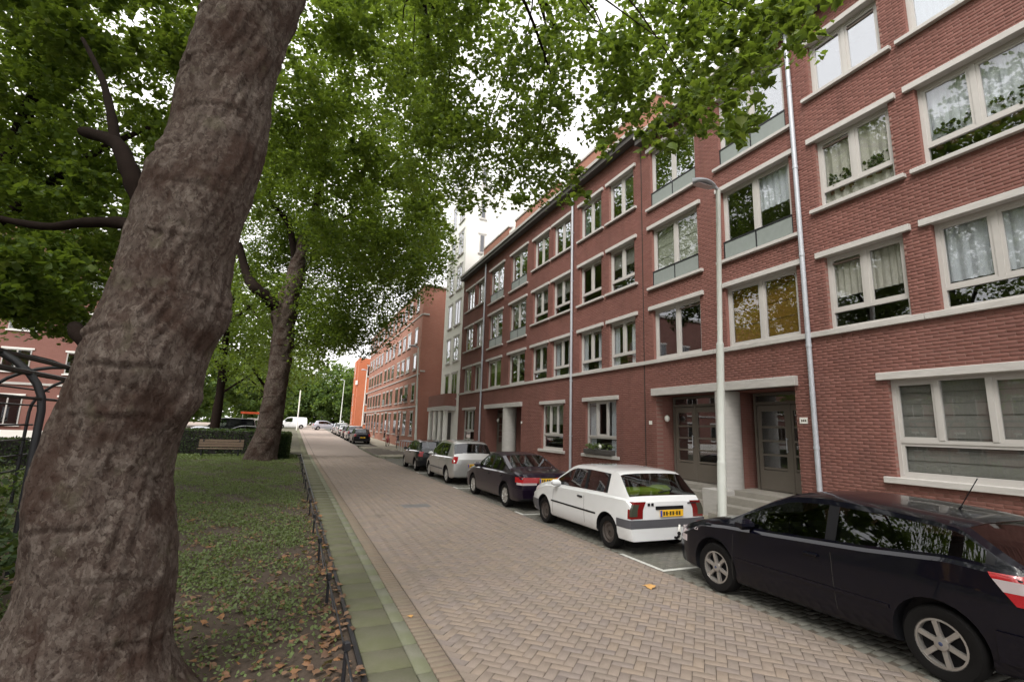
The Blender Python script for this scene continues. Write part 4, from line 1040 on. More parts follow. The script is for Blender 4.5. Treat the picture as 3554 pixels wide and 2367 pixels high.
o = leaves('leaf_litter', P, .085, MT['litter'], None, LOB, .35); tag(o, kind='stuff')
n = 280; Q = np.c_[rng.uniform(.45, .80, n), 3.2+12*rng.random(n)**1.5]; o = leaves('leaf_litter_by_kerb', np.c_[Q, rng.uniform(.03, .05, n)], .09, MT['litter'], None, LOB, .35); tag(o, kind='stuff')
# bushes at the foot of the left edge
for i, (x, y, r, lb_) in enumerate([(-3.5, 7.4, 1.15, 'dark green shrub left of the great trunk, below the near pergola hoop'), (-2.75, 5.4, .95, 'low dark shrub left of the great trunk, nearest the camera'), (-5.0, 10.2, 1.1, 'bright low shrub under the pergola at the left edge'), (-4.3, 8.6, 1.0, 'dark rounded shrub at the left edge in front of the pergola'), (-6.4, 13.6, 1.2, 'leafy shrub inside the pergola, furthest back'), (-2.9, 6.3, .95, 'dark shrub hard against the left side of the great trunk'), (-5.9, 11.6, 1.15, 'dark shrub at the left edge between two pergola hoops'), (-8.2, 17.5, 1.3, 'tall dark shrub behind the pergola, before the low hedge')]):
    t = empty('shrub', (x, y, 0)); tag(t, lb_, 'shrub')
    b = MB(); [limb(b, [(0, 0, 0), (.2*math.cos(k), .2*math.sin(k), r*.5), (.5*r*math.cos(k), .5*r*math.sin(k), r)], .02, .006, 5) for k in range(6)]; b.build('stems', MT['bark_dark'], t)
    c = rng.normal(0, .40, (26, 3))*r + np.array([0, 0, r*.55]); c[:, 2] = np.abs(c[:, 2]); leaves('foliage', clump_points(c, np.full(26, r*.34), np.full(26, 60)), .09, MT['leaf_dark'] if i != 2 else MT['leaf'], t, SIMPLE, .7)
# single fallen leaves on the paving
def fallen(x, y, z, s, rz, label, col='litter'):
    V, F = LOB; ca, sa = math.cos(rz), math.sin(rz); V = V*s; V = np.c_[V[:, 0]*ca-V[:, 1]*sa, V[:, 0]*sa+V[:, 1]*ca, V[:, 2]*1.5]; V[:, 2] -= V[:, 2].min()
    o = link('fallen_leaf', np_mesh('fallen_leaf', V, F, MT[col])); o.location = (x, y, z); tag(o, label, 'leaf', 'fallen leaves on the paving')
MT['leaf_tan'] = leaf_mat('tan_leaf', [(.50, .27, .10), (.58, .33, .12)], .1)
fallen(4.75, 5.9, .006, .20, .6, 'tan fallen leaf on the pavers beside the front wheel of the navy car', 'leaf_tan')
fallen(1.42, 5.9, .006, .08, 1.2, 'small pale fallen leaf on the red gutter course', 'leaf_tan')
fallen(.88, 3.95, .022, .13, 2.2, 'tan fallen leaf at the near edge of the mossy slabs', 'leaf_tan')
fallen(.72, 4.4, .035, .14, 4.0, 'tan fallen leaf lying against the black bed edging', 'leaf_tan')

# taller garden trees left of the frame, seen only in the panes opposite
for i, (x, y, h, cr) in enumerate([(-13, 8, 17, 5.5), (-16, 16, 18, 6), (-13.5, 24, 18.5, 5.5), (-10, 1, 15, 5), (-21, 30, 17, 6)]):
    far_tree('garden_tree', ['garden tree beyond the left edge, nearest', 'broad garden tree beyond the left edge', 'tall garden tree beyond the left edge, behind the pergola', 'garden tree beside the camera at the left', 'garden tree before the red house, beyond the left edge'][i], x, y, h, cr, 110, 'leaf', 'garden trees on the left', .22, .3, .24)
up = []
while len(up) < 90:
    q = np.array([rng.uniform(-12, -1), rng.uniform(9, 24), rng.uniform(9, 17.5)]); x, y, d = proj(q[None])
    if y[0]*1177 > 784+90: up.append(q)
leaves('upper_crown', clump_points(np.array(up), np.full(90, 1.1), np.full(90, 80)), .22, MT['leaf'], t3, SIMPLE, .6)
# far wood closing the view
n = 9000; P = np.c_[rng.uniform(-75, 60, n), rng.uniform(150, 158, n), 1.2+rng.random(n)**.8*(11+3*np.sin(np.arange(n)))]
o = leaves('far_wood', P, 1.5, MT['leaf_far'], None, SIMPLE, 1.0); tag(o, kind='stuff')

far_tree('street_tree', 'unseen plane tree added behind the camera on the left kerb, shading the near facade', -1.4, -9, 20, 7.5, 170, 'leaf', 'street plane trees', .32, .5, .26)  # out of view; added so its crown shades the near facade, car and road
# ------------------------------------------------------------------ street furniture
# low railing along the bed: square posts with caps, two thin rails
fn = empty('low_fence', (.57, 0, 0)); tag(fn, 'knee-high black fence between the planted bed and the mossy slabs', 'fence')
py = [2.45, 4.5, 6.5, 8.45, 10.6, 12.7, 14.9, 17.1, 19.3, 21.5, 23.7, 25.9, 28.1, 30.3]
for i, y in enumerate(py):
    b = MB(); ln = random.gauss(0, .015)
    b.tube([(0, y, -.02), (ln, y, .30)], .017, 8); b.cbox((ln, y, .335), (.05, .05, .075), .3, .01); b.tube([(ln, y+.02, .31), (ln+.07, y-.30, .0)], .009, 6)
    b.build('post', MT['black_metal'], fn, 40)
    if i < len(py)-1 and i != 9:
        b = MB(); b.tube([(0, y, .30), (.01, (y+py[i+1])/2, .285), (0, py[i+1], .30)], .008, 6); b.build('rail', MT['black_metal'], fn, 40)
# lamp posts
def lamp_post(x, y, h, lean, label, cond, z0=KZ, arm=.55):
    t = empty('street_lamp', (x, y, z0)); tag(t, label, 'street lamp', 'tall pale street lamps')
    b = MB(); lx, ly = lean
    pt = lambda z: (lx*z/h, ly*z/h, z)
    b.tube([pt(0), pt(1.46)], .085, 16); b.tube([pt(1.46), pt(1.50), pt(3.78)], [.085, .072, .072], 16); b.tube([pt(3.78), pt(3.84), pt(h)], [.072, .052, .046], 16)
    b.build('pole', MT['lamp_pole'], t, 40)
    b = MB(); b.tube([(lx, ly, h), (lx-.08, ly, h+.05), (lx-.16, ly+.03, h+.06)], .038, 10); b.build('arm', MT['zinc'], t, 40)
    P = []
    for i in range(9):
        s = i/8; w = .13*math.sin(PI*min(1, .18+.82*s))**.5; P.append([(lx-.12-s*arm, ly+.03+w*math.cos(a_), h+.05+.05*math.sin(PI*s)+(.075 if math.sin(a_) > 0 else .03)*math.sin(a_)) for a_ in np.linspace(0, 2*PI, 13)])
    b = MB(); b.grid(P); b.build('lamp_head', MT['zinc'], t, 50)
    b = MB(); b.cbox((lx-.12-arm*.5, ly+.03, h+.022), (arm*.75, .17, .02), 0, .008); b.build('lens', MT['lamp_white'], t)
    d = MB(); d.box(.0, .086, -.03, .03, .5, .95); d.build('door', MT['lamp_pole'], t)
    return t
lamp_post(7.75, 7.46, 7.05, (-.02, -.30), 'tall pale lamp post in front of the near entrance, beside the white hatchback', 0)
lamp_post(7.75, 33.6, 7.5, (.0, 1.1), 'pale lamp post in front of the white porch', 0, KZ)
lamp_post(7.4, 60, 7.9, (.2, .8), 'pale lamp post standing in front of the orange tower', 0, gz(60)+KZ)
lamp_post(7.3, 88, 8.4, (.2, .8), 'smallest lamp post, at the far end before the green trees', 0, gz(88)+KZ)
# pergola: iron hoops and purlins
pg = empty('pergola', (-4.5, 9, 0)); tag(pg, 'black iron arched pergola at the left edge behind the great trunk', 'pergola')
hy = [6.7, 8.95, 11.2, 13.4, 15.6]
def hoop_pt(a_): return (1.3*math.cos(a_), 2.15+.95*math.sin(a_))
for i, y in enumerate(hy):
    pts = [(1.3, y-9, 0), (1.3, y-9, 1.1)] + [(hoop_pt(a_)[0], y-9, hoop_pt(a_)[1]) for a_ in np.linspace(0, PI, 17)] + [(-1.3, y-9, 1.1), (-1.3, y-9, 0)]
    b = MB(); b.tube(pts, .05 if i == 1 else .036, 8); b.build('hoop', MT['black_metal'], pg, 50)
for a_ in (.55, .95, PI/2, PI-.95, PI-.55, PI-.15, .15):
    x, z = hoop_pt(a_); b = MB(); b.tube([(x, hy[0]-9.3, z+.02), (x, hy[-1]-8.7, z+.02)], .038 if a_ in (.95, .55) else .02, 6); b.build('purlin', MT['black_metal'], pg, 50)
for z in (.45, .8, 1.15, 1.5, 1.85): b = MB(); b.tube([(-1.3, hy[0]-9.3, z), (-1.3, hy[-1]-8.7, z)], .022, 6); b.build('side_rail', MT['black_metal'], pg, 50)
# bench
bn = empty('park_bench', (-3.75, 34.4, 0)); tag(bn, 'wooden slatted bench in front of the hedge, left of the forked plane tree', 'bench')
for i in range(3): b = MB(); b.cbox((0, .30+.03*i, .58+.15*i), (2.35, .03, .13), 0, .006); b.build('back_slat', MT['wood'], bn)
for i in range(4): b = MB(); b.cbox((0, -.18+.13*i, .43), (2.35, .11, .035), 0, .006); b.build('seat_slat', MT['wood'], bn)
for s in (-1, 1): b = MB(); b.box(s*.95-.03, s*.95+.03, -.2, .34, 0, .41); b.box(s*.95-.03, s*.95+.03, .32, .38, .41, .95); b.build('leg', MT['black_metal'], bn)
# planter on the sill of the ground-floor window
fb = empty('flower_box', (XF-.07, 15.12, 1.30)); tag(fb, 'dark flower box with green plants on the sill of the ground floor window', 'flower box')
b = MB(); b.cbox((0, 0, .09), (.2, 1.7, .18), 0, .02); b.build('box', MT['cornice_dark'], fb)
c = np.c_[rng.normal(0, .05, 30), rng.uniform(-.85, .85, 30), rng.uniform(.2, .36, 30)]; o = leaves('plants', clump_points(c, np.full(30, .10), np.full(30, 24)), .06, MT['cover'], fb, SIMPLE, .8)
b = MB(); b.blob((-.02, -.1, .27), (.07, .09, .09)); b.build('flower', MT['white_paint'], fb)
# window box on the far house
fb = empty('flower_box', (X2-.12, 44.0, 4.35)); tag(fb, 'flower box with yellow-green plants on the far brown house', 'flower box')
b = MB(); b.cbox((0, 0, 0), (.2, 1.3, .2), 0, .02); b.build('box', MT['cornice_dark'], fb)
c = np.c_[rng.normal(0, .05, 14), rng.uniform(-.6, .6, 14), rng.uniform(.1, .4, 14)]; leaves('plants', clump_points(c, np.full(14, .13), np.full(14, 20)), .09, MT['leaf_far'], fb, SIMPLE, .8)
# low railing on the bump-out and two bicycles
br = empty('hoop_railing', (7.9, 37.2, KZ)); tag(br, 'grey tubular hoop railing on the paved corner before the white porch', 'railing')
for i in range(4): b = MB(); y = i*.9; b.tube([(0, y, 0), (0, y, .75), (.06, y, .82), (.74, y, .82), (.8, y, .75), (.8, y, 0)], .024, 8); b.build('hoop', MT['zinc'], br, 40)
def bicycle(x, y, z, rz, colr, label):
    t = empty('bicycle', (x, y, z), rz); tag(t, label, 'bicycle', 'bicycles parked before the far house')
    for s in (-.52, .52):
        b = MB(); b.tube([(s+.33*math.cos(a_), 0, .34+.33*math.sin(a_)) for a_ in np.linspace(0, 2*PI, 25)], .018, 6, False)
        for a_ in np.linspace(0, PI, 6, endpoint=False): b.tube([(s+.32*math.cos(a_), 0, .34+.32*math.sin(a_)), (s-.32*math.cos(a_), 0, .34-.32*math.sin(a_))], .003, 4)
        b.build('wheel', MT['tyre'], t, 50)
    b = MB()
    for p, q in (((-.52, 0, .34), (-.15, 0, .85)), ((-.15, 0, .85), (-.05, 0, .3)), ((-.05, 0, .3), (.36, 0, .82)), ((-.15, 0, .78), (.36, 0, .86)), ((.36, 0, .95), (.52, 0, .34)), ((-.52, 0, .34), (-.05, 0, .3))): b.tube([p, q], .018, 6)
    b.build('frame', simple('bicycle_paint_'+label[:4], colr, .4), t, 40)
    b = MB(); b.tube([(.30, -.28, 1.02), (.36, -.1, 1.05), (.36, .1, 1.05), (.30, .28, 1.02)], .014, 6); b.build('handlebar', MT['zinc'], t, 40)
    b = MB(); b.cbox((-.2, 0, .93), (.26, .15, .06), 0, .025); b.build('saddle', MT['plastic_black'], t)
bicycle(7.9, 45.2, gz(45)+KZ, 1.2, (.45, .03, .06), 'red bicycle parked on the paved corner behind the last dark hatchback')
bicycle(8.2, 42.6, gz(42)+KZ, 1.4, (.35, .18, .30), 'pinkish bicycle leaning before the far brown house')
# manhole cover and drain
b = MB(); b.cbox((3.25, 13.6, -.004), (.75, .5, .02), 0, .006); mh = b.build('manhole_cover', simple('cast_iron', (.13,.125,.125), .6, var=.2, scale=20, bump=.3, bscale=40)); tag(mh, 'rectangular grey manhole cover set in the paved road', 'manhole cover')

# ------------------------------------------------------------------ cars
def pline(P, s, k=.05):
    P = np.array(P); s = np.asarray(s, float)
    return (np.interp(s, P[:, 0], P[:, 1])*2 + np.interp(s-k, P[:, 0], P[:, 1]) + np.interp(s+k, P[:, 0], P[:, 1]) + np.interp(s-k/2, P[:, 0], P[:, 1])*1.5 + np.interp(s+k/2, P[:, 0], P[:, 1])*1.5)/7
class Shape:
    def __init__(s, sp):
        s.sp = sp; s.L = sp['L']; s.W = sp['W']/2
    def sec(s, q):
        sp = s.sp; q = float(q)
        zb = pline(sp['bot'], [q])[0]; zt = pline(sp['top'], [q], sp.get('k', .05))[0]; wm = s.W*pline(sp['wid'], [q])[0]
        zl = min(pline(sp['belt'], [q])[0], zt-.05); gr = zt-zl
        wb = wm*.955; wr = max(wb-.02-sp.get('tumble', .33)*gr, .3*wb); dr = min(.055, .35*gr)*sp.get('flat', 1)
        if gr < .12: wr = wb-.035
        t = zl-zb; gb = zl+min(.025, .2*gr); ge = zt-dr
        return [(0, zb), (wm*.78, zb), (wm*.93, zb+.02), (wm*.975, zb+.10*t), (wm*.995, zb+.35*t), (wm, zb+.58*t), (wm*.99, zb+.80*t), (wm*.992, zl-.034), (wb-.012, zl-.002), (wb-.018, gb),
                (wb-.016+(wr-wb+.016)*.86, gb+(ge-gb)*.86), (wr, ge), (wr*.86, zt-dr*.45), (wr*.5, zt-dr*.08), (0, zt)]
    def side(s, q, z):
        P = s.sec(q)[2:12]; return float(np.interp(z, [p[1] for p in P], [p[0] for p in P]))
def make_car(label, sp, loc, cat='car', name='parked_car', rz=0., detail=True, group='cars parked along the right kerb'):
    sh = Shape(sp); L = sp['L']; W = sp['W']/2
    car = empty(name, loc, rz); tag(car, label, cat, group)
    st = set(np.round(np.linspace(0, L, 46 if detail else 26), 3)) | set(np.round([.02, .05, .1, .16, L-.02, L-.05, L-.1, L-.16], 3))
    for r_ in sp['glass']: st |= {round(r_[0], 3), round(r_[1], 3)}
    st |= {round(v, 3) for k in ('ws', 'rg') for v in sp[k]}
    S = sorted(st); S = [v for i, v in enumerate(S) if i == 0 or v-S[i-1] > .004 ]
    V = []; n = 28
    for q in S:
        h = sh.sec(q); V += [(x, q, z) for x, z in h] + [(-x, q, z) for x, z in h[1:-1]][::-1]
    F = []; mi = []
    for i in range(len(S)-1):
        m = (S[i]+S[i+1])/2
        for j in range(n):
            F.append((i*n+j, i*n+(j+1) % n, (i+1)*n+(j+1) % n, (i+1)*n+j)); k = 0
            jj = j if j < 14 else 27-j
            if jj == 9 and any(a_ < m < b_ for a_, b_ in sp['glass']): k = 2
            elif jj == 9 and sp['glass'][0][0]-.06 < m < sp['glass'][-1][1]+.02: k = 1
            if jj in (12, 13) and sp['ws'][0] < m < sp['ws'][1]: k = 3
            if jj in ((11, 12, 13) if sp.get('wide') else (12, 13)) and sp['rg'][0] < m < sp['rg'][1]: k = 4
            if jj <= 1: k = 1
            mi.append(k)
    # ends: two shrinking rings and a fan make them slightly domed
    for end, base, sg in ((0, 0, -1), (1, (len(S)-1)*n, 1)):
        ring = [V[base+j] for j in range(n)]; cz = sum(p[2] for p in ring)/n; prev = list(range(base, base+n))
        for kx, dy in ((.93, .022), (.6, .036)):
            b0 = len(V); V += [(p[0]*kx, p[1]+sg*dy, cz+(p[2]-cz)*kx) for p in ring]; cur = list(range(b0, b0+n))
            for j in range(n):
                f = (prev[j], prev[(j+1) % n], cur[(j+1) % n], cur[j]); F.append(f if sg > 0 else f[::-1]); mi.append(0)
            prev = cur
        c = len(V); V.append((0, ring[0][1]+sg*.04, cz))
        for j in range(n): f = (prev[j], prev[(j+1) % n], c); F.append(f if sg > 0 else f[::-1]); mi.append(0)
    F = [f[::-1] for f in F]
    pm = sp['paint']; mats = [pm, MT['plastic_black'], MT['car_glass'], MT['car_glass'], MT['car_glass']]
    me = bpy.data.meshes.new('body'); me.from_pydata(V, [], F); me.update(); [me.materials.append(x) for x in mats]; me.polygons.foreach_set('material_index', np.array(mi, np.int32))
    bm_ = bmesh.new(); bm_.from_mesh(me); bmesh.ops.recalc_face_normals(bm_, faces=bm_.faces); bm_.to_mesh(me); bm_.free()
    body = link('body', me, car)
    R = sp['R']
    if sp.get('arches', True):
        cm = MB(); cm.cur = 1
        for q in sp['axles']:
            for s_ in (-1, 1): cm.lathe([(R+.055, 0), (R+.055, .34)], 28, (s_*W-.17 if s_ < 0 else W-.17, q, R+.01), 'x', True)
        cme = cm.mesh('cut', mats); bm_ = bmesh.new(); bm_.from_mesh(cme); bmesh.ops.recalc_face_normals(bm_, faces=bm_.faces); bm_.to_mesh(cme); bm_.free()
        co = bpy.data.objects.new('cutter', cme); COL.objects.link(co)
        co.matrix_world = body.matrix_world = Matrix.Identity(4); pr = body.parent; body.parent = None
        md = body.modifiers.new('arch', 'BOOLEAN'); md.operation = 'DIFFERENCE'; md.object = co; md.solver = 'EXACT'
        dg = bpy.context.evaluated_depsgraph_get(); dg.update()
        nm = bpy.data.meshes.new_from_object(body.evaluated_get(dg)); body.modifiers.clear(); body.data = nm; bpy.data.objects.remove(co); bpy.data.meshes.remove(cme); body.parent = pr
        me = nm
    # lift the panes out of the shell into parts of their own
    bm_ = bmesh.new(); bm_.from_mesh(me); gf = [f for f in bm_.faces if f.material_index >= 2]; seen = set(); groups = []
    for f in gf:
        if f in seen: continue
        stck = [f]; seen.add(f); gset = []
        while stck:
            x = stck.pop(); gset.append(x)
            for e_ in x.edges:
                for y in e_.link_faces:
                    if y not in seen and y.material_index == x.material_index: seen.add(y); stck.append(y)
        groups.append(gset)
    for gset in groups:
        vi = {}; vv = []; ff = []
        for f in gset:
            for v in f.verts:
                if v not in vi: vi[v] = len(vv); vv.append(v.co - v.normal*.006)
            ff.append([vi[v] for v in f.verts])
        k = gset[0].material_index; nm_ = {2: 'side_window', 3: 'windscreen', 4: 'rear_window'}[k]
        gm = bpy.data.meshes.new(nm_); gm.from_pydata(vv, [], ff); gm.update(); gm.materials.append(sp.get('gmat', MT['car_glass'])); gm.polygons.foreach_set('use_smooth', np.ones(len(gm.polygons), bool)); link(nm_, gm, car)
    bmesh.ops.delete(bm_, geom=gf, context='FACES'); bm_.to_mesh(me); bm_.free()
    me.polygons.foreach_set('use_smooth', np.ones(len(me.polygons), bool)); me.set_sharp_from_angle(angle=math.radians(38))
    # inside
    b = MB(); zf = .5
    b.box(-W*.80, W*.80, sp['axles'][0]-.1, sp['ws'][1]-.3, .28, .42); b.build('cabin_floor', MT['dark'], car)
    fs = sp.get('seat', sp['axles'][0]+1.0)
    for s_ in (-1, 1):
        b = MB(); b.cbox((s_*.36, fs+.25, .58), (.5, .52, .18), 0, .06); b.build('seat', MT['seat'], car)
        b = MB(); b.cbox((s_*.36, fs-.06, .88), (.48, .16, .60), 0, .06); b.cbox((s_*.36, fs-.12, 1.24), (.27, .10, .18), 0, .04); b.build('seat_back', MT['seat'], car)
    b = MB(); b.cbox((0, fs-.75, .80), (W*1.5, .16, .50), 0, .06); b.cbox((0, fs-.4, .55), (W*1.5, .5, .18), 0, .06); b.build('rear_bench', MT['seat'], car)
    b = MB(); b.cbox((0, sp['ws'][1]-.42, .84), (W*1.6, .42, .22), 0, .06); b.build('dashboard', MT['plastic_black'], car)
    b = MB(); b.tube([(-.36+.18*math.cos(a_), fs+.62+.07*math.sin(a_), .93+.17*math.sin(a_)) for a_ in np.linspace(0, 2*PI, 21)], .016, 6, False); b.tube([(-.36, fs+.62, .93), (-.36, fs+.85, .86)], .02, 6); b.build('steering_wheel', MT['plastic_black'], car)
    # wheels
    for q in sp['axles']:
        for s_ in (-1, 1):
            x0 = s_*(W-.055); tw = .19
            b = MB(); b.lathe([(R*.64, 0), (R*.70, -.012), (R*.93, -.010), (R*.985, .02), (R, .05), (R, tw-.05), (R*.985, tw-.02), (R*.9, tw), (R*.6, tw)], 30, (0, 0, 0), 'x')
            V_ = np.array(b.v); V_[:, 0] *= -s_; b.v = [tuple(v) for v in V_]
            if s_ > 0: pass
            else: b.f = [f[::-1] for f in b.f]
            w = b.build('wheel', MT['tyre'], car, 40); w.location = (x0, q, R)
            if s_ > 0: pass
            r = MB(); rr = R*.655; kind = sp.get('rim', 'cap')
            r.lathe([(rr, -.004), (rr*.96, .008), (rr*.93, .05), (rr*.9, .12)], 30, (0, 0, 0), 'x')
            if kind == 'steel': r.lathe([(rr*.95, .03), (rr*.7, .02), (rr*.5, .045), (.02, .03)], 24, (0, 0, 0), 'x')
            else:
                ns = sp.get('spokes', 6)
                for k in range(ns):
                    a0 = 2*PI*k/ns + .3; ca, sa = math.cos(a0), math.sin(a0); wi, wo_ = (.24*rr, .17*rr) if kind == 'star' else (.36*rr, .30*rr)
                    prof = [(.12*rr, wi/2*.9), (.5*rr, wi/2*.75), (.95*rr, wo_/2*1.25)]
                    up_ = [(.0 + .012*(i == 0) + .002, p*ca - w_*sa, p*sa + w_*ca) for i, (p, w_) in enumerate(prof)]; dn_ = [(x, p*ca + w_*sa, p*sa - w_*ca) for (x, _, _), (p, w_) in zip(up_, prof)]
                    bk = [(x+.035, y, z) for x, y, z in up_]; bk2 = [(x+.035, y, z) for x, y, z in dn_]
                    r.grid([up_, dn_]); r.grid([bk, up_]); r.grid([dn_, bk2])
                r.lathe([(rr*.28, .03), (rr*.27, -.006), (rr*.16, -.012), (.005, -.012)], 20, (0, 0, 0), 'x')
                if kind == 'star': r.lathe([(rr*1.0, .0), (rr*.9, -.003), (rr*.88, .03)], 30, (0, 0, 0), 'x')
            V_ = np.array(r.v); V_[:, 0] *= -s_; r.v = [tuple(v) for v in V_]
            if s_ < 0: r.f = [f[::-1] for f in r.f]
            rm = r.build('rim', MT['rust'] if kind == 'steel' else MT['alloy'] if kind == 'star' else MT['hubcap'], None, 35); rm.parent = w
            bd = MB(); bd.lathe([(rr*.93, .075), (.02, .075)], 20, (0, 0, 0), 'x'); V_ = np.array(bd.v); V_[:, 0] *= -s_; bd.v = [tuple(v) for v in V_]; o = bd.build('brake_disc', MT['plastic_black']); o.parent = w
            if kind == 'star': h = MB(); h.lathe([(rr*.085, -.0125), (rr*.07, -.016), (.003, -.017)], 14, (0, 0, 0), 'x'); V_ = np.array(h.v); V_[:, 0] *= -s_; h.v = [tuple(v) for v in V_]; o = h.build('hub_cap', MT['hub_blue']); o.parent = w
    def wrap(z0, z1, slen, inward, off, mat, nm, side=0, nz=3, front=False):
        """band following the bodywork round the tail (or nose); side 0 = all the way"""
        def path(z):
            P = []; sl = slen if not isinstance(slen, tuple) else slen[0]+(slen[1]-slen[0])*(z-z0)/(z1-z0)
            e = (lambda q: L-q) if front else (lambda q: q)
            for q in np.linspace(sl, 0, 7): P.append((sh.side(e(q), z)+off, e(q)))
            xe = P[-1][0]; sgn = 1 if front else -1
            yy = e(0)+sgn*(.028+off*.6)
            if inward > 0: P.append((xe-.012-off*.3, yy)); P += [(xe-.012-inward*t, yy + sgn*.012*min(1, t*inward*2)) for t in (.35, .7, 1.)]
            return P
        zz = np.linspace(z0, z1, nz); half = [[(x, y, z) for x, y in path(z)] for z in zz]
        b = MB()
        if side == 0:
            rows = [h_ + [(-x, y, z) for x, y, z in h_[::-1]] for h_ in half]; b.grid(rows)
        else:
            b.grid([[(side*x, y, z) for x, y, z in h_] for h_ in half])
        bm2 = bmesh.new(); me2 = b.mesh(nm, mat); bm2.from_mesh(me2); bmesh.ops.recalc_face_normals(bm2, faces=bm2.faces)
        # thickness inwards
        bmesh.ops.solidify(bm2, geom=bm2.faces[:], thickness=.012); bmesh.ops.recalc_face_normals(bm2, faces=bm2.faces); bm2.to_mesh(me2); bm2.free()
        me2.polygons.foreach_set('use_smooth', np.ones(len(me2.polygons), bool)); me2.set_sharp_from_angle(angle=math.radians(40)); return link(nm, me2, car)
    def band(s0, s1, z0, z1, off, mat, nm, sides=(-1, 1), th=.012, zf0=None):
        for s_ in sides:
            qs = np.linspace(s0, s1, max(2, int(abs(s1-s0)/.09)+2)); b = MB()
            b.grid([[(s_*(sh.side(q, z)+off), q, z) for q in qs] for z in np.linspace(z0, z1, 3)])
            bm2 = bmesh.new(); me2 = b.mesh(nm, mat); bm2.from_mesh(me2); bmesh.ops.recalc_face_normals(bm2, faces=bm2.faces); bmesh.ops.solidify(bm2, geom=bm2.faces[:], thickness=th); bmesh.ops.recalc_face_normals(bm2, faces=bm2.faces); bm2.to_mesh(me2); bm2.free()
            link(nm, me2, car)
    def seam(s0, s1, zlo, zhi):
        for s_ in (-1, 1):
            b = MB(); zz = np.linspace(zlo, zhi, 9); b.grid([[(s_*(sh.side(s0+(s1-s0)*t, z)+.0015), s0+(s1-s0)*t+d_, z) for d_ in (-.004, .004)] for t, z in zip(np.linspace(0, 1, 9), zz)])
            o = b.build('door_seam', MT['dark'], car)
    for (a_, b_) in sp.get('seams', []): 
        zl = pline(sp['belt'], [b_])[0]; seam(a_, b_, .24, zl-.01)
    for t_ in sp.get('bands', []): band(*t_)
    for t_ in sp.get('wraps', []): wrap(*t_)
    for q, z in sp.get('handles', []):
        for s_ in (-1, 1): b = MB(); b.cbox((s_*(sh.side(q, z)+.012), q, z), (.035, .17, .035), 0, .012); b.build('door_handle', sp.get('hmat', MT['plastic_black']), car)
    q, z = sp['mirror']
    for s_ in (-1, 1):
        x = sh.side(q, z); b = MB(); b.cbox((s_*(x+.10), q, z+.06), (.19, .13, .13), s_*.15, .045); b.cbox((s_*(x+.02), q+.01, z+.02), (.08, .06, .05), 0, .02); b.build('wing_mirror', sp.get('mmat', pm), car, 40)
    if 'plate' in sp:
        x, z, y = sp['plate']; pl = MB(); pl.cbox((x, y, z), (.52, .014, .115), 0, .003); p = pl.build('number_plate', MT['plate_yellow'], car)
        b = MB(); b.box(x-.257, x-.215, y-.0085, y-.0072, z-.052, z+.052); o = b.build('plate_band', MT['plate_blue']); o.parent = p
        b = MB()
        for i, dx in enumerate((-.175, -.115, -.03, .03, .115, .175)): b.box(x+dx-.021, x+dx+.021, y-.0085, y-.0072, z-.034, z+.034); 
        for dx in (-.073, .073): b.box(x+dx-.012, x+dx+.012, y-.0085, y-.0072, z-.006, z+.006)
        o = b.build('plate_characters', MT['plate_ink']); o.parent = p
    if 'recess' in sp: x, z, w_, h_, y = sp['recess']; b = MB(); b.cbox((x, y, z), (w_, .012, h_), 0, .003); b.build('handle_recess', MT['plastic_black'], car)
    for (x, z, w_, h_, y) in sp.get('badges', []): b = MB(); b.cbox((x, y, z), (w_, .008, h_), 0, .002); b.build('badge', MT['plastic_black'], car)
    if sp.get('wiper'): x, q0, q1 = sp['wiper']; b = MB(); b.tube([(x, q0, pline(sp['top'], [q0])[0]+.02), (x+.35, q1, pline(sp['top'], [q1])[0]+.015)], .009, 6); b.build('wiper', MT['plastic_black'], car)
    if sp.get('aerial'): q = sp['aerial']; z = pline(sp['top'], [q])[0]; b = MB(); b.tube([(0, q, z), (0, q-.18, z+.32)], .005, 6); b.tube([(0, q, z), (0, q-.02, z+.03)], .012, 6); b.build('aerial', MT['plastic_black'], car)
    b = MB(); b.tube([(W*.45, .35, .24), (W*.45, -.03, .24)], .025, 8); b.build('exhaust', MT['grey_plastic'], car, 40)
    return car, sh

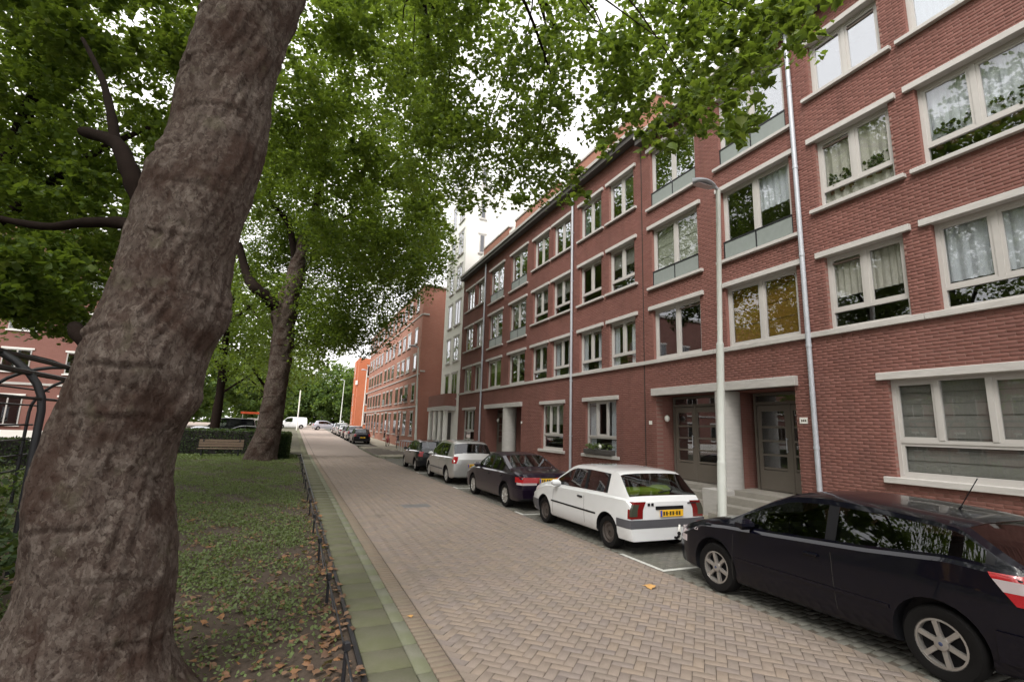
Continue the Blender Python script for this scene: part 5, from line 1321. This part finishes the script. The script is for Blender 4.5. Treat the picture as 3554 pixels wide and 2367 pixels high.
P_NAVY = paint('navy_paint', (.002, .002, .006), coat=.55); P_WHITE = paint('white_car_paint', (.66, .67, .68), rough=.3); P_BLACK = paint('aubergine_paint', (.008, .004, .012), coat=.8)
P_SILVER = paint('silver_paint', (.46, .46, .45), .55, .30); P_GREEN = paint('dark_green_paint', (.016, .02, .022)); P_LIGHT = paint('light_blue_grey_paint', (.42, .44, .5), .3); P_GREY = paint('grey_paint', (.16, .16, .18), .4)
NAVY = dict(L=4.18, W=1.78, R=.318, axles=(.72, 3.32), paint=P_NAVY, gmat=MT['car_glass_dark'], rim='star', spokes=6, tumble=.30,
    top=[(0, .86), (.03, 1.02), (.12, 1.09), (.28, 1.21), (.52, 1.385), (.75, 1.42), (1.2, 1.455), (1.8, 1.475), (2.2, 1.445), (2.5, 1.33), (3.12, 1.02), (3.4, .97), (3.85, .85), (4.08, .72), (4.18, .60)],
    belt=[(0, .85), (.1, 1.05), (.6, 1.075), (1.3, 1.005), (2.4, .935), (3.1, .90), (3.5, .86), (4.18, .6)],
    bot=[(0, .30), (.15, .22), (.5, .20), (3.6, .19), (4.05, .21), (4.18, .28)], wid=[(0, .86), (.06, .91), (.3, .965), (.8, 1.0), (2.8, 1.0), (3.5, .985), (3.9, .93), (4.1, .83), (4.18, .72)],
    glass=[(.34, 1.62), (1.74, 2.86)], ws=(2.24, 3.12), rg=(.14, .50), seams=[(1.62, 1.66), (3.02, 2.96)], handles=[(1.88, .82)], hmat=P_NAVY, mirror=(2.72, .93), seat=1.75,
    bands=[(1.1, 2.95, .50, .535, .010, P_NAVY, 'side_moulding'), (3.62, 3.70, .75, .78, .004, MT['lamp_white'], 'side_repeater')],
    wraps=[(.985, 1.035, (.285, .31), .02, .008, MT['red_lens'], 'tail_lamp', -1), (.895, .987, (.225, .285), .02, .009, MT['lamp_white'], 'tail_lamp_clear', -1), (.80, .897, (.155, .225), .10, .008, MT['red_lens'], 'tail_lamp', -1), (.985, 1.035, (.285, .31), .02, .008, MT['red_lens'], 'tail_lamp', 1), (.895, .987, (.225, .285), .02, .009, MT['lamp_white'], 'tail_lamp_clear', 1), (.80, .897, (.155, .225), .10, .008, MT['red_lens'], 'tail_lamp', 1), (.34, .58, .30, .5, .02, P_NAVY, 'rear_bumper'), (.55, .70, .30, .14, .006, MT['lamp_white'], 'headlamp', -1, 3, True), (.55, .70, .30, .14, .006, MT['lamp_white'], 'headlamp', 1, 3, True)],
    plate=(0, .72, -.075), aerial=.85)
WHITE = dict(wide=True, L=3.95, W=1.70, R=.29, axles=(.68, 3.2), paint=P_WHITE, rim='steel', tumble=.23, flat=.6, k=.03,
    top=[(0, .90), (.03, .945), (.07, .985), (.42, 1.345), (.50, 1.39), (.8, 1.415), (1.4, 1.435), (1.95, 1.42), (2.15, 1.36), (2.85, .985), (3.1, .95), (3.6, .85), (3.85, .74), (3.95, .66)],
    belt=[(0, .86), (.1, .95), (.8, .945), (2.8, .90), (3.2, .86), (3.95, .6)], bot=[(0, .26), (.2, .22), (3.6, .21), (3.95, .26)], wid=[(0, .955), (.05, .98), (.4, .995), (.9, 1.0), (3.0, 1.0), (3.6, .97), (3.85, .91), (3.95, .84)],
    glass=[(.78, 1.42), (1.52, 2.62)], ws=(2.02, 2.84), rg=(.075, .43), seams=[(1.44, 1.46), (2.78, 2.72)], handles=[(1.60, .80)], mirror=(2.52, .91), seat=1.6,
    bands=[(1.04, 2.82, .545, .575, .008, MT['plastic_black'], 'side_moulding')],
    wraps=[(.62, .905, .05, .24, .006, MT['dark_red'], 'tail_lamp', -1), (.62, .905, .05, .24, .006, MT['dark_red'], 'tail_lamp', 1), (.66, .86, .0, .13, .014, MT['smoke'], 'reversing_lamp', -1), (.66, .86, .0, .13, .014, MT['smoke'], 'reversing_lamp', 1),
           (.46, .60, .33, .6, .03, MT['grey_plastic'], 'bumper_strip'), (.25, .46, .33, .6, .024, P_WHITE, 'rear_bumper'), (.25, .50, .5, .6, .02, MT['grey_plastic'], 'front_bumper', 0, 3, True)],
    plate=(.05, .70, -.062), recess=(.02, .795, .62, .06, -.05), badges=[(-.44, .855, .05, .05, -.045), (-.36, .855, .05, .05, -.045), (.54, .865, .20, .022, -.045)], wiper=(-.1, .10, .14))
SALOON = dict(L=4.62, W=1.72, R=.315, axles=(.95, 3.57), paint=P_BLACK, rim='cap', spokes=7, tumble=.34,
    top=[(0, .88), (.05, .96), (.4, 1.0), (.75, 1.03), (1.0, 1.14), (1.55, 1.37), (2.0, 1.425), (2.4, 1.42), (2.7, 1.33), (3.35, 1.0), (3.7, .94), (4.3, .82), (4.55, .70), (4.62, .60)],
    belt=[(0, .86), (.3, .93), (1.5, .93), (3.3, .90), (4.62, .6)], bot=[(0, .30), (.2, .22), (4.2, .20), (4.62, .26)], wid=[(0, .85), (.08, .91), (.4, .97), (1.0, 1.0), (3.2, 1.0), (4.1, .95), (4.5, .85), (4.62, .75)],
    glass=[(1.12, 1.95), (2.05, 3.08)], ws=(2.50, 3.34), rg=(.85, 1.52), seams=[(1.98, 2.0), (3.2, 3.14)], handles=[(2.15, .80), (1.2, .82)], mirror=(2.98, .92), seat=2.1,
    bands=[(1.35, 3.2, .50, .53, .008, P_BLACK, 'side_moulding')],
    wraps=[(.72, .86, .28, .45, .008, MT['red_lens'], 'tail_lamp', -1), (.72, .86, .28, .45, .008, MT['red_lens'], 'tail_lamp', 1), (.665, .722, .2, .40, .009, MT['lamp_white'], 'reversing_lamp', -1), (.665, .722, .2, .40, .009, MT['lamp_white'], 'reversing_lamp', 1), (.34, .56, .34, .5, .026, P_BLACK, 'rear_bumper')],
    plate=(0, .78, -.065))
MPV = dict(wide=True, L=4.27, W=1.75, R=.31, axles=(.80, 3.42), paint=P_SILVER, rim='cap', spokes=7, tumble=.27,
    top=[(0, .92), (.04, 1.0), (.14, 1.12), (.45, 1.52), (.7, 1.575), (1.5, 1.62), (2.1, 1.60), (2.5, 1.48), (3.3, 1.08), (3.6, .99), (4.05, .80), (4.27, .62)],
    belt=[(0, .88), (.1, 1.0), (1.0, .99), (3.0, .94), (4.27, .6)], bot=[(0, .28), (.2, .22), (4.0, .21), (4.27, .26)], wid=[(0, .90), (.08, .94), (.4, .98), (.9, 1.0), (3.2, 1.0), (3.9, .94), (4.2, .82), (4.27, .74)],
    glass=[(.85, 1.70), (1.80, 2.95)], ws=(2.28, 3.28), rg=(.16, .44), seams=[(1.74, 1.74), (3.05, 3.0)], handles=[(1.92, .86), (1.0, .88)], hmat=P_SILVER, mirror=(2.85, .95), seat=1.9,
    bands=[(1.2, 3.0, .48, .53, .008, MT['grey_plastic'], 'side_moulding')],
    wraps=[(.78, 1.03, .12, .08, .008, MT['red_lens'], 'tail_lamp', -1), (.78, 1.03, .12, .08, .008, MT['red_lens'], 'tail_lamp', 1), (.32, .52, .34, .5, .026, P_SILVER, 'rear_bumper')], plate=(0, .70, -.06), wiper=(-.2, .15, .2))
SMALL = dict(L=3.85, W=1.66, R=.295, axles=(.62, 3.1), paint=P_GREEN, rim='cap', spokes=6, tumble=.30,
    top=[(0, .88), (.04, .96), (.12, 1.06), (.42, 1.38), (.7, 1.43), (1.4, 1.46), (1.9, 1.44), (2.2, 1.34), (2.85, 1.02), (3.1, .96), (3.6, .82), (3.85, .62)],
    belt=[(0, .85), (.1, .96), (1.0, .95), (2.7, .90), (3.85, .6)], bot=[(0, .28), (.2, .22), (3.6, .2), (3.85, .26)], wid=[(0, .88), (.08, .93), (.4, .98), (.8, 1.0), (2.9, 1.0), (3.5, .95), (3.78, .84), (3.85, .75)],
    glass=[(.68, 1.45), (1.55, 2.62)], ws=(2.0, 2.84), rg=(.13, .40), seams=[(1.5, 1.5), (2.75, 2.7)], handles=[(1.66, .82)], mirror=(2.5, .92), seat=1.6,
    wraps=[(.70, .93, .10, .14, .008, MT['red_lens'], 'tail_lamp', -1), (.70, .93, .10, .14, .008, MT['red_lens'], 'tail_lamp', 1), (.32, .52, .34, .5, .026, MT['plastic_black'], 'rear_bumper')], plate=(0, .60, -.06))
XC = 6.36
make_car('shiny navy-black three-door hatchback with star-spoked wheels, nearest in the row', NAVY, (XC, 2.13, 0))
wc, _ = make_car('white three-door hatchback with a tow bar and yellow plate', WHITE, (XC-.02, 7.36, 0))
b = MB(); b.tube([(.12, .2, .30), (.12, -.10, .28), (.12, -.16, .33)], .022, 8); b.blob((.12, -.16, .37), (.032, .032, .034)); b.build('tow_bar', MT['plastic_black'], wc, 40)
b = MB(); b.box(.14, .17, -.15, -.12, .26, .44); b.tube([(.15, -.13, .42), (.19, -.10, .50)], .018, 6); b.build('tow_socket', MT['sign_white'], wc)
b = MB(); c_ = (-.1, .52, 1.0); b.cbox(c_, (.95, .34, .17), 0, .06); b.cbox((.25, .5, 1.05), (.3, .3, .14), .3, .05); o = b.build('cloth', MT['flower']); o.location = (XC-.02, 7.36, 0); tag(o, 'yellow-green cloth lying on the rear shelf inside the white hatchback', 'cloth')
make_car('dark aubergine notchback with wide red lamps, between the white hatchback and the silver car', SALOON, (XC-.02, 11.98, 0))
make_car('silver people carrier with tall red corner lamps', MPV, (XC+.02, 17.92, 0))
make_car('small dark green-black hatchback, last of the near row', SMALL, (XC-.03, 23.35, 0))
rowp = [('black estate car with a white rear window, first of the far row', SMALL, P_NAVY), ('grey-blue car second in the far row', MPV, P_GREY), ('dark car third in the far row', SMALL, P_BLACK), ('pale pinkish-silver car fourth in the far row', SALOON, P_SILVER), ('white car fifth in the far row', MPV, P_WHITE), ('silver car at the far end of the far row', SMALL, P_LIGHT)]
for i, (lb_, sp, pt_) in enumerate(rowp):
    y = 49.6+5.3*i; q = dict(sp); q['paint'] = pt_; make_car(lb_, q, (6.25, y, gz(y+2)), detail=False, group='cars parked in the far row')
# cars in the court on the left, behind the hedge
VAN = dict(MPV); VAN.update(L=4.9, W=1.9, tumble=.12, top=[(0, 1.5), (.05, 1.9), (.2, 2.0), (2.6, 2.05), (3.2, 1.95), (4.0, 1.2), (4.6, 1.0), (4.9, .7)], belt=[(0, 1.1), (4.0, 1.1), (4.9, .65)], glass=[(2.4, 2.9), (2.95, 3.6)], ws=(3.25, 4.0), rg=(.03, .06), axles=(.9, 4.0), R=.34, seams=[(2.9, 2.9)], handles=[(2.7, 1.0)], mirror=(3.5, 1.15), wraps=[], bands=[], wid=[(0, .96), (.1, .99), (4.2, .98), (4.9, .8)], seat=2.6)
def court(lb_, sp, pt_, x, y, rz, cat='car'):
    q = dict(sp); q['paint'] = pt_; make_car(lb_, q, (x, y, gz(y)), cat, 'parked_van' if cat == 'van' else 'parked_car', rz, False, 'vehicles in the court behind the hedge')
court('silver-blue car behind the hedge, closest to the great trunk', SALOON, P_LIGHT, -4.4, 46.0, PI/2)
court('black van behind the hedge, above the bench', VAN, P_NAVY, -3.3, 55, PI/2, 'van')
court('dark car behind the hedge, just left of the forked plane tree', SMALL, P_BLACK, -2.2, 50, PI/2)
court('white delivery van parked across the far end of the street', VAN, P_WHITE, 2.4, 96, PI/2+.0, 'van')
court('white car with a blue-grey flank, just right of the white van at the street end', MPV, P_LIGHT, 3.2, 92, -PI/2+.15)
rb = empty('road_barrier', (-3.4, 60, gz(60))); tag(rb, 'orange-red and white barrier boards behind the dark vehicles', 'barrier')
b = MB(); b.cbox((0, 0, 2.55), (3.4, .04, .22), 0, .005); b.build('board', simple('barrier_orange', (.75, .12, .04), .5), rb)
b = MB(); b.cbox((.3, 0, 1.9), (2.6, .04, .2), 0, .005); b.build('board', MT['sign_white'], rb)
for x in (-1.5, 0, 1.5): b = MB(); b.box(x-.03, x+.03, .03, .09, 0, 2.7); b.build('post', MT['sign_white'], rb)
fm = MB(); fm.tube([(0, 0, 0), (0, 0, 6.5)], .09, 8); o = fm.build('white_mast', MT['sign_white'], None, 40); o.location = (.75, 88, gz(88)); tag(o, 'white mast rising behind the white van at the street end', 'mast')

# plants standing inside the panes of the near windows
for (y0, y1, z, lb_) in ((5.2, 5.75, 7.44, 'dark potted plants behind the right pane, second floor, beside the downpipe'), (5.9, 6.5, 7.40, 'dark potted plants behind the left pane, second floor, beside the downpipe'), (3.9, 4.55, 7.42, 'dark potted plants in the large second floor window at the right edge, left pane'), (3.0, 3.75, 7.42, 'dark potted plants in the large second floor window at the right edge, right pane')):
    t = empty('window_plants', (XF+.2, (y0+y1)/2, z)); tag(t, lb_, 'plants')
    b = MB(); [b.lathe([(.05, 0), (.07, .12)], 10, (0, q, -.08), cap=True) for q in np.linspace(y0-(y0+y1)/2+.1, (y1-y0)/2-.1, 3)]; b.build('pots', MT['brick_pot'], t)
    c = np.c_[rng.normal(0, .02, 18)-.02, rng.uniform(-(y1-y0)/2+.06, (y1-y0)/2-.06, 18), rng.uniform(.05, .36, 18)]; leaves('foliage', clump_points(c, np.full(18, .07), np.full(18, 26)), .05, MT['leaf_dark'], t, SIMPLE, .9)
